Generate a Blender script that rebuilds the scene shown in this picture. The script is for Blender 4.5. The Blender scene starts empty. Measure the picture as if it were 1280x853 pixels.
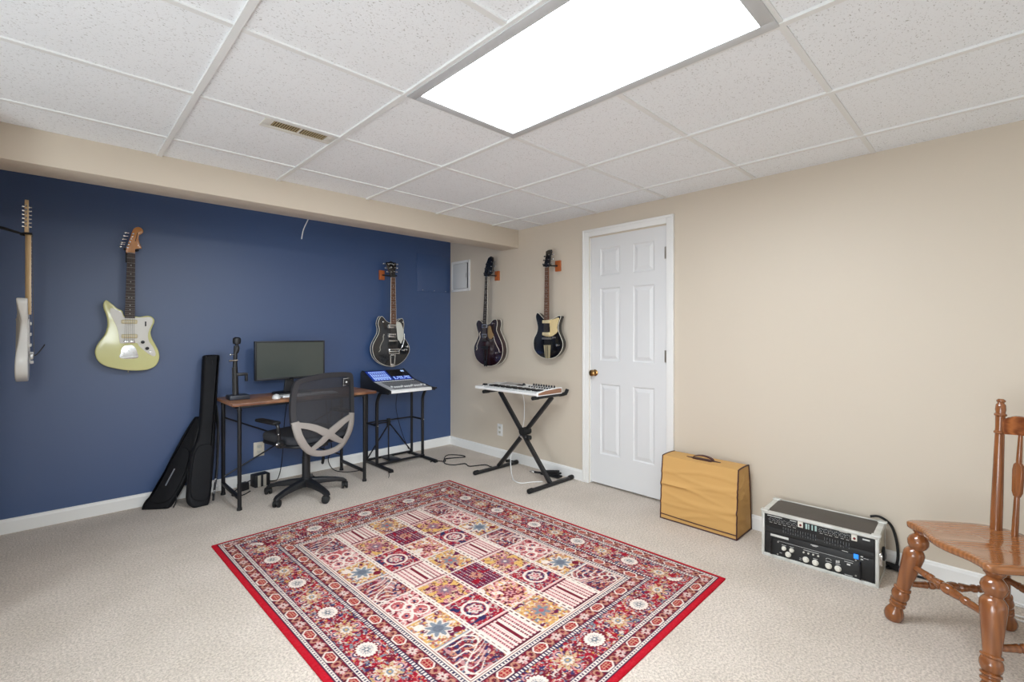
import bpy, bmesh, math, random
import numpy as np
from mathutils import Vector, Matrix
random.seed(7)
PI = math.pi
SC = bpy.context.scene
COL = SC.collection

# ------------------------------------------------------------------ helpers
def lin(c):
    return tuple(((v/255)/12.92 if v/255 <= .04045 else (((v/255)+.055)/1.055)**2.4) for v in c)

def mat(name, rgb, rough=.5, metal=0., noise=None, bump=None, spec=.5, emit=None, coat=0., alpha=1.):
    """procedural principled material. noise=(scale, rgb2, contrast) mixes a second colour; bump=(scale, strength)"""
    m = bpy.data.materials.new(name); m.use_nodes = True
    nt = m.node_tree; b = nt.nodes['Principled BSDF']
    b.inputs['Base Color'].default_value = (*lin(rgb), 1)
    b.inputs['Roughness'].default_value = rough
    b.inputs['Metallic'].default_value = metal
    b.inputs['Specular IOR Level'].default_value = spec
    b.inputs['Coat Weight'].default_value = coat
    b.inputs['Coat Roughness'].default_value = .08 if coat != .25 else .42
    if alpha < 1: b.inputs['Alpha'].default_value = alpha
    tc = nt.nodes.new('ShaderNodeTexCoord')
    if noise:
        n = nt.nodes.new('ShaderNodeTexNoise'); n.inputs['Scale'].default_value = noise[0]; n.inputs['Detail'].default_value = 4
        nt.links.new(tc.outputs['Object'], n.inputs['Vector'])
        r = nt.nodes.new('ShaderNodeMapRange'); k = noise[2] if len(noise) > 2 else .2
        r.inputs['From Min'].default_value = .5-k; r.inputs['From Max'].default_value = .5+k
        nt.links.new(n.outputs['Fac'], r.inputs['Value'])
        mx = nt.nodes.new('ShaderNodeMix'); mx.data_type = 'RGBA'
        mx.inputs['A'].default_value = (*lin(rgb), 1); mx.inputs['B'].default_value = (*lin(noise[1]), 1)
        nt.links.new(r.outputs['Result'], mx.inputs['Factor']); nt.links.new(mx.outputs['Result'], b.inputs['Base Color'])
    if bump:
        n2 = nt.nodes.new('ShaderNodeTexNoise'); n2.inputs['Scale'].default_value = bump[0]; n2.inputs['Detail'].default_value = 3
        nt.links.new(tc.outputs['Object'], n2.inputs['Vector'])
        bp = nt.nodes.new('ShaderNodeBump'); bp.inputs['Strength'].default_value = bump[1]; bp.inputs['Distance'].default_value = .004
        nt.links.new(n2.outputs['Fac'], bp.inputs['Height']); nt.links.new(bp.outputs['Normal'], b.inputs['Normal'])
    if emit:
        b.inputs['Emission Color'].default_value = (*lin(emit[0]), 1); b.inputs['Emission Strength'].default_value = emit[1]
    return m

def wood(name, dark, light, scale=(1, 1, 1), rough=.35, coat=.3, rings=14., ramp=(.25, .75), axis='Y'):
    m = bpy.data.materials.new(name); m.use_nodes = True
    nt = m.node_tree; b = nt.nodes['Principled BSDF']; b.inputs['Roughness'].default_value = rough
    b.inputs['Coat Weight'].default_value = coat; b.inputs['Coat Roughness'].default_value = .12
    tc = nt.nodes.new('ShaderNodeTexCoord'); mp = nt.nodes.new('ShaderNodeMapping'); mp.inputs['Scale'].default_value = scale
    nt.links.new(tc.outputs['Object'], mp.inputs['Vector'])
    w = nt.nodes.new('ShaderNodeTexWave'); w.bands_direction = axis; w.inputs['Scale'].default_value = rings
    w.inputs['Distortion'].default_value = 5; w.inputs['Detail'].default_value = 3; w.inputs['Detail Scale'].default_value = 1.2
    nt.links.new(mp.outputs['Vector'], w.inputs['Vector'])
    n = nt.nodes.new('ShaderNodeTexNoise'); n.inputs['Scale'].default_value = rings*4; n.inputs['Detail'].default_value = 5
    nt.links.new(mp.outputs['Vector'], n.inputs['Vector'])
    ad = nt.nodes.new('ShaderNodeMath'); ad.operation = 'MULTIPLY_ADD'; ad.inputs[1].default_value = .45
    nt.links.new(n.outputs['Fac'], ad.inputs[0])
    ml = nt.nodes.new('ShaderNodeMath'); ml.operation = 'MULTIPLY'; ml.inputs[1].default_value = .55
    nt.links.new(w.outputs['Fac'], ml.inputs[0]); nt.links.new(ml.outputs[0], ad.inputs[2])
    r = nt.nodes.new('ShaderNodeValToRGB'); r.color_ramp.elements[0].color = (*lin(dark), 1); r.color_ramp.elements[1].color = (*lin(light), 1)
    r.color_ramp.elements[0].position = ramp[0]; r.color_ramp.elements[1].position = ramp[1]
    nt.links.new(ad.outputs[0], r.inputs['Fac']); nt.links.new(r.outputs['Color'], b.inputs['Base Color'])
    return m

class M:
    """collects shapes and links them as ONE mesh object"""
    def __init__(s): s.bm = bmesh.new()
    def box(s, c, d, bev=0., rot=None, seg=2):
        t = bmesh.new(); bmesh.ops.create_cube(t, size=1)
        bmesh.ops.scale(t, vec=d, verts=t.verts)
        if bev: bmesh.ops.bevel(t, geom=t.edges[:], offset=bev, segments=seg, profile=.5, affect='EDGES')
        mt = Matrix.Translation(c) @ (rot.to_4x4() if rot else Matrix())
        bmesh.ops.transform(t, matrix=mt, verts=t.verts); s._add(t); return s
    def _add(s, t):
        me = bpy.data.meshes.new('t'); t.to_mesh(me); t.free(); s.bm.from_mesh(me); bpy.data.meshes.remove(me)
    def tube(s, pts, r, seg=10, closed=False):
        pts = [Vector(p) for p in pts]; n = len(pts); rings = []
        rr = r if isinstance(r, (list, tuple)) else [r]*n
        up = None
        for i, p in enumerate(pts):
            if closed: d = pts[(i+1) % n]-pts[i-1]
            else: d = pts[min(i+1, n-1)]-pts[max(i-1, 0)]
            d.normalize()
            if up is None:
                up = Vector((0, 0, 1)) if abs(d.z) < .9 else Vector((0, 1, 0))
            a = d.cross(up)
            if a.length < 1e-5: a = d.orthogonal()
            a.normalize(); b = a.cross(d); up = b
            rings.append([s.bm.verts.new(p+(a*math.cos(k*2*PI/seg)+b*math.sin(k*2*PI/seg))*rr[i]) for k in range(seg)])
        m = n if closed else n-1
        for i in range(m):
            A, B = rings[i], rings[(i+1) % n]
            for k in range(seg): s.bm.faces.new((A[k], A[(k+1) % seg], B[(k+1) % seg], B[k]))
        if not closed: s.bm.faces.new(rings[0][::-1]); s.bm.faces.new(rings[-1])
        return s
    def cyl(s, p0, p1, r0, r1=None, seg=16):
        return s.tube([p0, p1], [r0, r0 if r1 is None else r1], seg)
    def lathe(s, prof, p0, p1, seg=20):
        """prof: (t along p0->p1, radius)"""
        p0, p1 = Vector(p0), Vector(p1)
        return s.tube2([p0.lerp(p1, t) for t, r in prof], [r for t, r in prof], p1-p0, seg)
    def tube2(s, pts, rr, axis, seg):
        d = axis.normalized(); a = d.orthogonal().normalized(); b = d.cross(a); rings = []
        for p, r in zip(pts, rr):
            rings.append([s.bm.verts.new(p+(a*math.cos(k*2*PI/seg)+b*math.sin(k*2*PI/seg))*max(r, 1e-4)) for k in range(seg)])
        for A, B in zip(rings, rings[1:]):
            for k in range(seg): s.bm.faces.new((A[k], A[(k+1) % seg], B[(k+1) % seg], B[k]))
        s.bm.faces.new(rings[0][::-1]); s.bm.faces.new(rings[-1]); return s
    def prism(s, out, y0, y1, bev=0., fn=None, back_bev=None):
        """outline in (x, z) extruded from y0 (front) to y1; bev rounds the rims"""
        pts = [Vector((a, b)) for a, b in out]; n = len(pts)
        area = sum(pts[i].x*pts[(i+1) % n].y-pts[(i+1) % n].x*pts[i].y for i in range(n))
        if area < 0: pts.reverse()
        nor = []
        for i in range(n):
            e1 = (pts[i]-pts[i-1]); e2 = (pts[(i+1) % n]-pts[i])
            if e1.length > 0: e1 = e1.normalized()
            if e2.length > 0: e2 = e2.normalized()
            v = Vector((e1.y, -e1.x))+Vector((e2.y, -e2.x))
            if v.length < 1e-6: v = Vector((e1.y, -e1.x))
            v.normalize(); c = max(.45, v.dot(Vector((e1.y, -e1.x)))); nor.append(v/c)
        if back_bev is None: back_bev = bev
        lay = []
        sg = 1 if y1 > y0 else -1
        if bev: lay += [(bev*(1-math.cos(t)) - 0, y0+sg*bev*(1-math.sin(t))) for t in (PI/2, PI/3, PI/6, 0)]
        else: lay += [(0, y0)]
        lay = [(bev-(bev-i) if False else i, y) for i, y in lay]
        if back_bev: lay += [(back_bev*(1-math.cos(t)), y1-sg*back_bev*(1-math.sin(t))) for t in (0, PI/6, PI/3, PI/2)]
        else: lay += [(0, y1)]
        rings = []
        for ins, y in lay:
            ring = []
            for p, v in zip(pts, nor):
                q = p-v*ins
                co = Vector((q.x, y, q.y))
                ring.append(s.bm.verts.new(fn(co) if fn else co))
            rings.append(ring)
        for A, B in zip(rings, rings[1:]):
            for k in range(n): s.bm.faces.new((A[k], A[(k+1) % n], B[(k+1) % n], B[k]))
        s.bm.faces.new(rings[0]); s.bm.faces.new(rings[-1][::-1]); return s
    def ball(s, c, r, sub=2):
        t = bmesh.new(); bmesh.ops.create_icosphere(t, subdivisions=sub, radius=1)
        rr = r if isinstance(r, (tuple, list)) else (r, r, r)
        bmesh.ops.transform(t, matrix=Matrix.Translation(c) @ Matrix.Diagonal((*rr, 1)), verts=t.verts); s._add(t); return s
    def build(s, name, m, parent=None, smooth=True, ang=35):
        bmesh.ops.recalc_face_normals(s.bm, faces=s.bm.faces)
        me = bpy.data.meshes.new(name); s.bm.to_mesh(me); s.bm.free()
        me.materials.append(m)
        if smooth:
            me.polygons.foreach_set('use_smooth', [True]*len(me.polygons)); me.set_sharp_from_angle(angle=math.radians(ang))
        o = bpy.data.objects.new(name, me); COL.objects.link(o)
        if parent: o.parent = parent
        return o

def spline(pts, n=6, closed=True):
    P = [Vector(p) for p in pts]; N = len(P); out = []
    rng = range(N) if closed else range(N-1)
    for i in rng:
        a = P[i-1] if (closed or i > 0) else P[0]; b = P[i]
        c = P[(i+1) % N]; d = P[(i+2) % N] if (closed or i+2 < N) else P[-1]
        for k in range(n):
            t = k/n
            out.append(.5*((2*b)+(c-a)*t+(2*a-5*b+4*c-d)*t*t+(3*b-a-3*c+d)*t**3))
    if not closed: out.append(P[-1])
    return out

def tag(o, label, cat, group=None, kind=None):
    if label: o['label'] = label
    if cat: o['category'] = cat
    if group: o['group'] = group
    if kind: o['kind'] = kind
    return o

def thing(name, label, cat, loc=(0, 0, 0), rotz=0, group=None):
    o = bpy.data.objects.new(name, None); COL.objects.link(o); o.empty_display_size = .05
    o.location = loc; o.rotation_euler = (0, 0, rotz)
    return tag(o, label, cat, group)

def struct(o): o['kind'] = 'structure'; return o

# ------------------------------------------------------------------ room numbers (metres)
XB, YB, H, CAM = 3.222, 4.327, 2.228, 1.257
X0, Y0 = -2.6, -2.6

# ------------------------------------------------------------------ materials
m_beige = mat('beige_paint', (211, 199, 182), .5, bump=(220, .06), noise=(1.5, (209, 197, 180), .3))
m_blue = mat('blue_paint', (42, 73, 120), .46, bump=(220, .06), spec=1., coat=.25)
m_white = mat('white_trim_paint', (236, 235, 232), .4)
m_door = mat('white_door_paint', (222, 222, 222), .4)
m_soffit = m_beige
m_black = mat('black_metal', (22, 22, 25), .4, spec=.4)
m_blackpl = mat('black_plastic', (26, 27, 31), .45)
m_rubber = mat('black_rubber', (16, 16, 17), .7)
m_chrome = mat('chrome', (225, 225, 225), .15, 1.)
m_steel = mat('brushed_steel', (190, 190, 188), .35, 1.)
m_whitepl = mat('white_plastic', (238, 238, 236), .4)
m_cream = mat('cream_plastic', (226, 206, 160), .4)

def carpet():
    m = bpy.data.materials.new('carpet'); m.use_nodes = True; nt = m.node_tree; b = nt.nodes['Principled BSDF']
    b.inputs['Roughness'].default_value = .95; b.inputs['Specular IOR Level'].default_value = .1
    b.inputs['Sheen Weight'].default_value = .15
    tc = nt.nodes.new('ShaderNodeTexCoord')
    n = nt.nodes.new('ShaderNodeTexNoise'); n.inputs['Scale'].default_value = 105; n.inputs['Detail'].default_value = 5; n.inputs['Roughness'].default_value = .7
    v = nt.nodes.new('ShaderNodeTexVoronoi'); v.inputs['Scale'].default_value = 210
    n2 = nt.nodes.new('ShaderNodeTexNoise'); n2.inputs['Scale'].default_value = 3; n2.inputs['Detail'].default_value = 3
    for q in (n, v, n2): nt.links.new(tc.outputs['Object'], q.inputs['Vector'])
    r = nt.nodes.new('ShaderNodeValToRGB'); r.color_ramp.elements[0].color = (*lin((190, 176, 162)), 1); r.color_ramp.elements[1].color = (*lin((237, 224, 211)), 1)
    r.color_ramp.elements[0].position = .36; r.color_ramp.elements[1].position = .60
    nt.links.new(n.outputs['Fac'], r.inputs['Fac'])
    r2 = nt.nodes.new('ShaderNodeValToRGB'); r2.color_ramp.elements[0].color = (.9, .895, .88, 1); r2.color_ramp.elements[1].color = (1, 1, 1, 1)
    r2.color_ramp.elements[0].position = .35; r2.color_ramp.elements[1].position = .65
    nt.links.new(n2.outputs['Fac'], r2.inputs['Fac'])
    mx = nt.nodes.new('ShaderNodeMix'); mx.data_type = 'RGBA'; mx.blend_type = 'MULTIPLY'; mx.inputs['Factor'].default_value = 1
    nt.links.new(r.outputs['Color'], mx.inputs['A']); nt.links.new(r2.outputs['Color'], mx.inputs['B'])
    nt.links.new(mx.outputs['Result'], b.inputs['Base Color'])
    bp = nt.nodes.new('ShaderNodeBump'); bp.inputs['Strength'].default_value = .7; bp.inputs['Distance'].default_value = .007
    ad = nt.nodes.new('ShaderNodeMath'); ad.operation = 'ADD'
    nt.links.new(n.outputs['Fac'], ad.inputs[0]); nt.links.new(v.outputs['Distance'], ad.inputs[1])
    nt.links.new(ad.outputs[0], bp.inputs['Height']); nt.links.new(bp.outputs['Normal'], b.inputs['Normal'])
    return m

def tile_mat():
    m = bpy.data.materials.new('fissured_ceiling_tile'); m.use_nodes = True; nt = m.node_tree; b = nt.nodes['Principled BSDF']
    b.inputs['Roughness'].default_value = .9; b.inputs['Specular IOR Level'].default_value = .2
    tc = nt.nodes.new('ShaderNodeTexCoord'); mp = nt.nodes.new('ShaderNodeMapping'); mp.inputs['Scale'].default_value = (1, 1.35, 1)
    n = nt.nodes.new('ShaderNodeTexNoise'); n.inputs['Scale'].default_value = 125; n.inputs['Detail'].default_value = 2.5; n.inputs['Roughness'].default_value = .6
    nt.links.new(tc.outputs['Object'], mp.inputs['Vector']); nt.links.new(mp.outputs['Vector'], n.inputs['Vector'])
    r = nt.nodes.new('ShaderNodeValToRGB'); r.color_ramp.elements[0].color = (*lin((188, 189, 188)), 1); r.color_ramp.elements[1].color = (*lin((240, 243, 246)), 1)
    r.color_ramp.elements[0].position = .30; r.color_ramp.elements[1].position = .40
    nt.links.new(n.outputs['Fac'], r.inputs['Fac']); nt.links.new(r.outputs['Color'], b.inputs['Base Color'])
    bp = nt.nodes.new('ShaderNodeBump'); bp.inputs['Strength'].default_value = .3; bp.inputs['Distance'].default_value = .003
    nt.links.new(n.outputs['Fac'], bp.inputs['Height']); nt.links.new(bp.outputs['Normal'], b.inputs['Normal'])
    return m

# ------------------------------------------------------------------ room shell
struct(M().box(((X0+XB)/2, (Y0+YB)/2, -.05), (XB-X0+.3, YB-Y0+.3, .1)).build('floor', carpet(), smooth=False))
GX = [.425+.6165*k for k in range(-2, 5)]; GY = [.49+.6075*k for k in range(-3, 5)]
LX0, LX1, LY0, LY1 = GX[3], GX[4], GY[3], GY[5]     # the light's opening in the ceiling
def slab(holes):
    xs = sorted({X0, XB, *[h[0] for h in holes], *[h[1] for h in holes]}); ys = sorted({Y0, 3.42, *[h[2] for h in holes], *[h[3] for h in holes]})
    m = M()
    for a, b in zip(xs, xs[1:]):
        for c, d in zip(ys, ys[1:]):
            cx, cy = (a+b)/2, (c+d)/2
            if any(h[0] < cx < h[1] and h[2] < cy < h[3] for h in holes): continue
            m.box((cx, cy, H+.009+.03), (b-a, d-c, .06))
    return m
AZ = 2.34                                            # the strip behind the beam is open to a higher soffit
c_ = slab([(LX0, LX1, LY0, LY1)]); c_.box(((X0+XB)/2, (3.46+YB+.1)/2, AZ+.03), (XB-X0, YB+.1-3.46, .06)); c_.box(((X0+XB)/2, 3.44, (H+AZ)/2+.03), (XB-X0, .04, AZ-H+.06))
struct(c_.build('ceiling', tile_mat(), smooth=False))
m_grid = mat('ceiling_grid_paint', (230, 231, 230), .5)
g = M()
for x in GX: g.box((x, (Y0+3.26)/2, H+.0045), (.024, 3.26-Y0, .009))
for y in GY:
    xs = GX+[XB]
    for a, b in zip(xs, xs[1:]):
        if abs(y-GY[4]) < .01 and abs(a-LX0) < .01: continue
        g.box(((a+b)/2, y, H+.0058), (b-a-.024, .022, .0064))
struct(g.build('trim_1', m_grid, smooth=False))
m_angle = mat('ceiling_edge_angle_paint', (222, 220, 214), .5)
# walls
W = M(); W.box((XB+.06, (Y0+1.695)/2, H/2), (.12, 1.695-Y0, H+.02)); W.box((XB+.06, (2.397+YB+.2)/2, 1.18), (.12, YB+.2-2.397, 2.38)); W.box((XB+.06, 2.046, (2.05+H)/2), (.12, .702, H-2.05+.02))
struct(W.build('wall_right', m_beige, smooth=False))
struct(M().box(((X0+XB)/2, YB+.06, 1.18), (XB-X0, .12, 2.38)).build('wall_back', m_blue, smooth=False))
LW = -.262
struct(M().box((LW-.06, (3.0+YB)/2, H/2+.05), (.12, YB-3.0, H+.1)).build('wall_left', m_beige, smooth=False))
struct(M().box((X0-.06, (Y0+YB)/2, H/2), (.12, YB-Y0, H)).build('wall_side', m_beige, smooth=False))
struct(M().box(((X0+XB)/2, Y0-.06, H/2), (XB-X0, .12, H)).build('wall_front', m_beige, smooth=False))
# boxed beam under the ceiling, in front of the blue wall
struct(M().box(((X0+XB)/2, (3.24+3.472)/2, (2.067+H+.01)/2), (XB-X0, .232, H+.01-2.067), .004).build('trim_2', m_soffit))
# baseboards
def base(name, a, b, n):
    a, b = Vector((*a, 0)), Vector((*b, 0)); d = (b-a); L = d.length; d.normalize(); n = Vector((*n, 0))
    prof = [(0, 0), (.013, 0), (.013, .072), (.010, .080), (.009, .086), (.004, .091), (0, .091)]
    m = M(); r = [[m.bm.verts.new(p+n*u+Vector((0, 0, z))) for u, z in prof] for p in (a, b)]
    for k in range(len(prof)): m.bm.faces.new((r[0][k], r[0][(k+1) % 7], r[1][(k+1) % 7], r[1][k]))
    m.bm.faces.new(r[0]); m.bm.faces.new(r[1][::-1])
    return struct(m.build(name, m_white, smooth=False))
base('baseboard_back', (LW, YB), (XB, YB), (0, -1))
base('baseboard_right', (XB, YB-.013), (XB, 2.459), (-1, 0))
base('baseboard_front', (XB, 1.645), (XB, Y0), (-1, 0))
base('baseboard_left', (LW, 3.0), (LW, YB-.013), (1, 0))
# ------------------------------------------------------------------ door
def door():
    yl, yr, zb, zt, xf = 2.385, 1.709, .018, 2.043, XB+.006
    R = thing('door_1', None, None, (XB, 2.047, 0)); struct(R)
    loc = lambda y: -(y-2.047)                        # local u: to the viewer's right
    T = lambda u, z, dx: Vector((dx, -u, z))          # dx>0 goes into the wall
    m = M(); f0 = xf-XB
    us = [loc(yl), loc(2.297), loc(2.108), loc(1.992), loc(1.809), loc(yr)]
    zs = [zb, .262, .836, 1.026, 1.616, 1.718, 1.942, zt]
    V = {}
    def vv(u, z, dx):
        k = (round(u, 5), round(z, 5), round(dx, 5))
        if k not in V: V[k] = m.bm.verts.new(T(u, z, dx))
        return V[k]
    for i in range(5):
        for j in range(7):
            a, b, c, d = us[i], us[i+1], zs[j], zs[j+1]
            if i in (1, 3) and j in (1, 3, 5):
                ring = lambda e, dx: [vv(a+e, c+e, dx), vv(b-e, c+e, dx), vv(b-e, d-e, dx), vv(a+e, d-e, dx)]
                R1, R2, R3, R4 = ring(0, f0), ring(.009, f0+.008), ring(.016, f0+.008), ring(.04, f0+.001)
                for A, B in ((R1, R2), (R2, R3), (R3, R4)):
                    for k in range(4): m.bm.faces.new((A[k], A[(k+1) % 4], B[(k+1) % 4], B[k]))
                m.bm.faces.new(R4)
            else: m.bm.faces.new((vv(a, c, f0), vv(b, c, f0), vv(b, d, f0), vv(a, d, f0)))
    m.box((f0+.027, 0-(us[0]+us[5])/2, (zb+zt)/2), (.022, us[5]-us[0]-.002, zt-zb-.002))
    # rim of the leaf
    u0, u5 = us[0], us[5]
    for (p, q) in (((u0, zb), (u0, zt)), ((u0, zt), (u5, zt)), ((u5, zt), (u5, zb)), ((u5, zb), (u0, zb))):
        a_ = m.bm.verts.new(T(*p, f0)); b_ = m.bm.verts.new(T(*q, f0)); c_ = m.bm.verts.new(T(*q, f0+.03)); d_ = m.bm.verts.new(T(*p, f0+.03)); m.bm.faces.new((a_, b_, c_, d_))
    m.build('door_leaf', m_door, R, smooth=False)
    c = M(); w = .058
    def cas(u_a, u_b, z_a, z_b):
        c.box((-.008, -(u_a+u_b)/2, (z_a+z_b)/2), (.016, abs(u_b-u_a), z_b-z_a), .003)
    cl, cr, ct = loc(2.459), loc(1.645), 2.108
    cas(cl, cl+w, 0, ct); cas(cr-w, cr, 0, ct); cas(cl+w, cr-w, ct-w, ct)
    # back-band ridge of the casing
    c.box((-.019, -(cl+.009), ct/2), (.008, .018, ct), .002); c.box((-.019, -(cr-.009), ct/2), (.008, .018, ct), .002); c.box((-.019, -(cl+cr)/2, ct-.009), (.008, cr-cl-.036, .018), .002)
    c.build('door_casing', m_white, R)
    j = M(); j.box((.06, -(u0-.008), 1.03), (.118, .010, 2.05)); j.box((.06, -(u5+.008), 1.03), (.118, .010, 2.05)); j.box((.06, -(u0+u5)/2, zt+.008), (.118, u5-u0+.026, .010))
    j.build('door_jamb', m_white, R, smooth=False)
    k = M(); ku = loc(2.345)
    k.lathe([(0, .026), (.08, .027), (.12, .024), (.2, .011), (.5, .011), (.58, .020), (.72, .027), (.88, .025), (1, .012)], (f0, -ku, .922), (f0-.062, -ku, .922), 24)
    k.build('door_knob', mat('antique_brass', (168, 132, 84), .22, 1.), R)
    mh = mat('hinge_nickel', (176, 172, 165), .35, 1.)
    for z in (1.84, 1.08, .28):
        h = M(); h.cyl((f0-.006, -(u5+.006), z-.045), (f0-.006, -(u5+.006), z+.045), .006); h.box((f0-.001, -(u5-.006), z), (.003, .022, .088)); h.build('door_hinge', mh, R)
door()
# ------------------------------------------------------------------ ceiling lights and vent
m_glow = mat('light_diffuser', (250, 250, 250), .5, emit=((240, 248, 255), 27.5))
m_frame = mat('light_frame_paint', (196, 198, 200), .45)
def troffer(x0, x1, y0, y1, label, glow):
    cx, cy = (x0+x1)/2, (y0+y1)/2; R = thing('ceiling_light', label, 'light', (cx, cy, H-.004), 0)
    f = M(); a, b = (x1-x0)/2-.002, (y1-y0)/2-.002; w = .044
    for sx in (-1, 1): f.box((sx*(a-w/2), 0, .009), (w, 2*b, .018), .002)
    for sy in (-1, 1): f.box((0, sy*(b-w/2), .009), (2*a-2*w, w, .018), .002)
    f.box((0, 0, .085), (2*a, 2*b, .012))
    for sx in (-1, 1): f.box((sx*(a-.004), 0, .05), (.006, 2*b, .066))
    for sy in (-1, 1): f.box((0, sy*(b-.004), .05), (2*a, .006, .066))
    f.build('light_frame', m_frame, R)
    M().box((0, 0, .012), (2*a-2*w+.004, 2*b-2*w+.004, .006)).build('diffuser', glow, R, smooth=False)
troffer(LX0, LX1, LY0, LY1, 'long bright ceiling light panel between the white ceiling tiles', m_glow)

def vent():
    R = thing('air_vent', 'small white ceiling air vent with brown slots in a tile', 'vent', (.862, 2.372, H+.009))
    f = M(); L, w = .33, .125
    for s in (-1, 1): f.box((0, s*(w/2-.014), -.003), (L, .028, .006), .002); f.box((s*(L/2-.02), 0, -.003), (.04, w-.056, .006), .002)
    f.box((0, 0, -.0025), (.008, w-.056, .005)); f.build('vent_frame', mat('vent_white', (222, 220, 212), .45), R)
    M().box((0, 0, -.0008), (L-.08, w-.056, .0012)).build('vent_opening', mat('vent_brown', (96, 78, 52), .7), R, smooth=False)
    ms = mat('vent_slat_tan', (176, 158, 122), .5)
    for k in range(22):
        x = -.119+k*.0113
        if abs(x) < .006: continue
        M().box((x, 0, -.003), (.0012 if x < 0 else .0045, w-.058, .0038), rot=Matrix.Rotation(.7 if x > 0 else -.7, 3, 'Y')).build('vent_slat', ms, R, smooth=False)
vent()
w_ = M(); w_.tube(spline([(1.53, 3.86, 2.342), (1.50, 3.86, 2.236), (1.467, 3.86, 2.155), (1.432, 3.86, 2.07), (1.418, 3.86, 1.995)], 6, False), .004, 8)
tag(w_.build('hanging_wire', m_whitepl), 'short white wire hanging behind the beige beam above the blue wall', 'wire')
# ------------------------------------------------------------------ panels and outlets on the walls
def access():
    R = thing('access_panel', 'blue painted access panel high in the right end of the blue wall', 'panel', (3.0, YB, 1.9))
    M().box((-.003, -.002, 0), (.43, .008, .405), .002).build('panel_board', m_blue, R)
    for x in (-.15, .0, .15): M().cyl((x, -.008, -.19), (x, -.004, -.19), .004).build('panel_screw', m_steel, R)
access()
def breaker():
    R = thing('wall_cabinet', 'small white breaker panel on the beige wall beside the blue wall', 'panel', (XB, 4.13, 1.87), -PI/2)
    f = M(); a, b, w = .163, .168, .03
    out = [(-a, -b), (a, -b), (a, b), (-a, b)]
    for s in (-1, 1): f.box((s*(a-w/2), -.008, 0), (w, .016, 2*b), .006); f.box((0, -.008, s*(b-w/2)), (2*a-.02, .016, w), .006)
    f.build('cabinet_frame', m_white, R)
    M().box((0, -.002, 0), (2*a-2*w, .003, 2*b-2*w)).build('cabinet_back', mat('panel_dark', (40, 40, 42), .6), R, smooth=False)
    d = M().box((-.012, -.010, 0), (2*a-2*w-.024, .012, 2*b-2*w-.004), .002).build('cabinet_door', mat('panel_grey_white', (214, 214, 212), .4), R)
    M().box((.105, -.018, 0), (.012, .006, .045), .001).build('cabinet_latch', mat('latch_grey', (190, 190, 188), .4), d)
breaker()
def outlet(loc, rz, w, label, m, n):
    R = thing('wall_outlet', label, 'outlet', loc, rz)
    M().box((0, -.003, 0), (w, .006, .118), .002).build('cover_plate', m, R)
    for c in range(n):
        xo = (c-(n-1)/2)*.046
        for s in (-1, 1):
            k = M().box((xo, -.0068, s*.022), (.032, .003, .028), .006).build('socket', mat('socket_face', (206, 202, 192), .45), R)
            sl = M(); sl.box((xo-.006, -.0087, s*.022+.003), (.002, .001, .009)); sl.box((xo+.006, -.0087, s*.022+.003), (.002, .001, .007)); sl.cyl((xo, -.0085, s*.022-.008), (xo, -.009, s*.022-.008), .002)
            sl.build('socket_slots', m_rubber, k, smooth=False)
outlet((1.241, YB, .28), 0, .082, 'almond power outlet on the blue wall below the desk', mat('almond_plastic', (214, 206, 190), .45), 1)
outlet((XB, 3.5, .28), -PI/2, .074, 'white power outlet on the beige wall behind the keyboard stand', m_whitepl, 1)
# ------------------------------------------------------------------ guitars
G1 = {
  'body': [(-0.12,0.485),(-0.135,0.468),(-0.136,0.435),(-0.123,0.388),(-0.116,0.348),(-0.117,0.301),(-0.131,0.248),(-0.157,0.204),(-0.176,0.16),(-0.178,0.116),(-0.161,0.069),(-0.125,0.037),(-0.073,0.017),(-0.01,0.001),(0.055,-0.004),(0.11,0.002),(0.151,0.027),(0.171,0.076),(0.168,0.126),(0.151,0.172),(0.129,0.223),(0.121,0.265),(0.13,0.303),(0.142,0.339),(0.139,0.364),(0.119,0.382),(0.094,0.384),(0.06,0.376),(0.036,0.379),(0.001,0.375),(-0.026,0.38),(-0.037,0.415),(-0.063,0.431),(-0.092,0.462)],
  'guard': [(-0.098,0.432),(-0.102,0.4),(-0.088,0.36),(-0.067,0.306),(-0.057,0.252),(-0.051,0.2),(-0.037,0.189),(0.038,0.192),(0.055,0.168),(0.088,0.132),(0.117,0.106),(0.14,0.094),(0.149,0.112),(0.135,0.158),(0.11,0.205),(0.105,0.251),(0.115,0.293),(0.13,0.332),(0.129,0.361),(0.11,0.375),(0.077,0.371),(0.038,0.37),(0.001,0.368),(-0.029,0.372),(-0.04,0.404),(-0.067,0.42)],
  'head': [(-0.01,0.816),(-0.019,0.84),(-0.007,0.882),(0.005,0.925),(0.014,0.963),(0.028,0.996),(0.053,1.008),(0.073,0.996),(0.077,0.974),(0.064,0.958),(0.053,0.946),(0.053,0.912),(0.062,0.88),(0.068,0.86),(0.051,0.854),(0.033,0.849),(0.029,0.821)],
}
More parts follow.
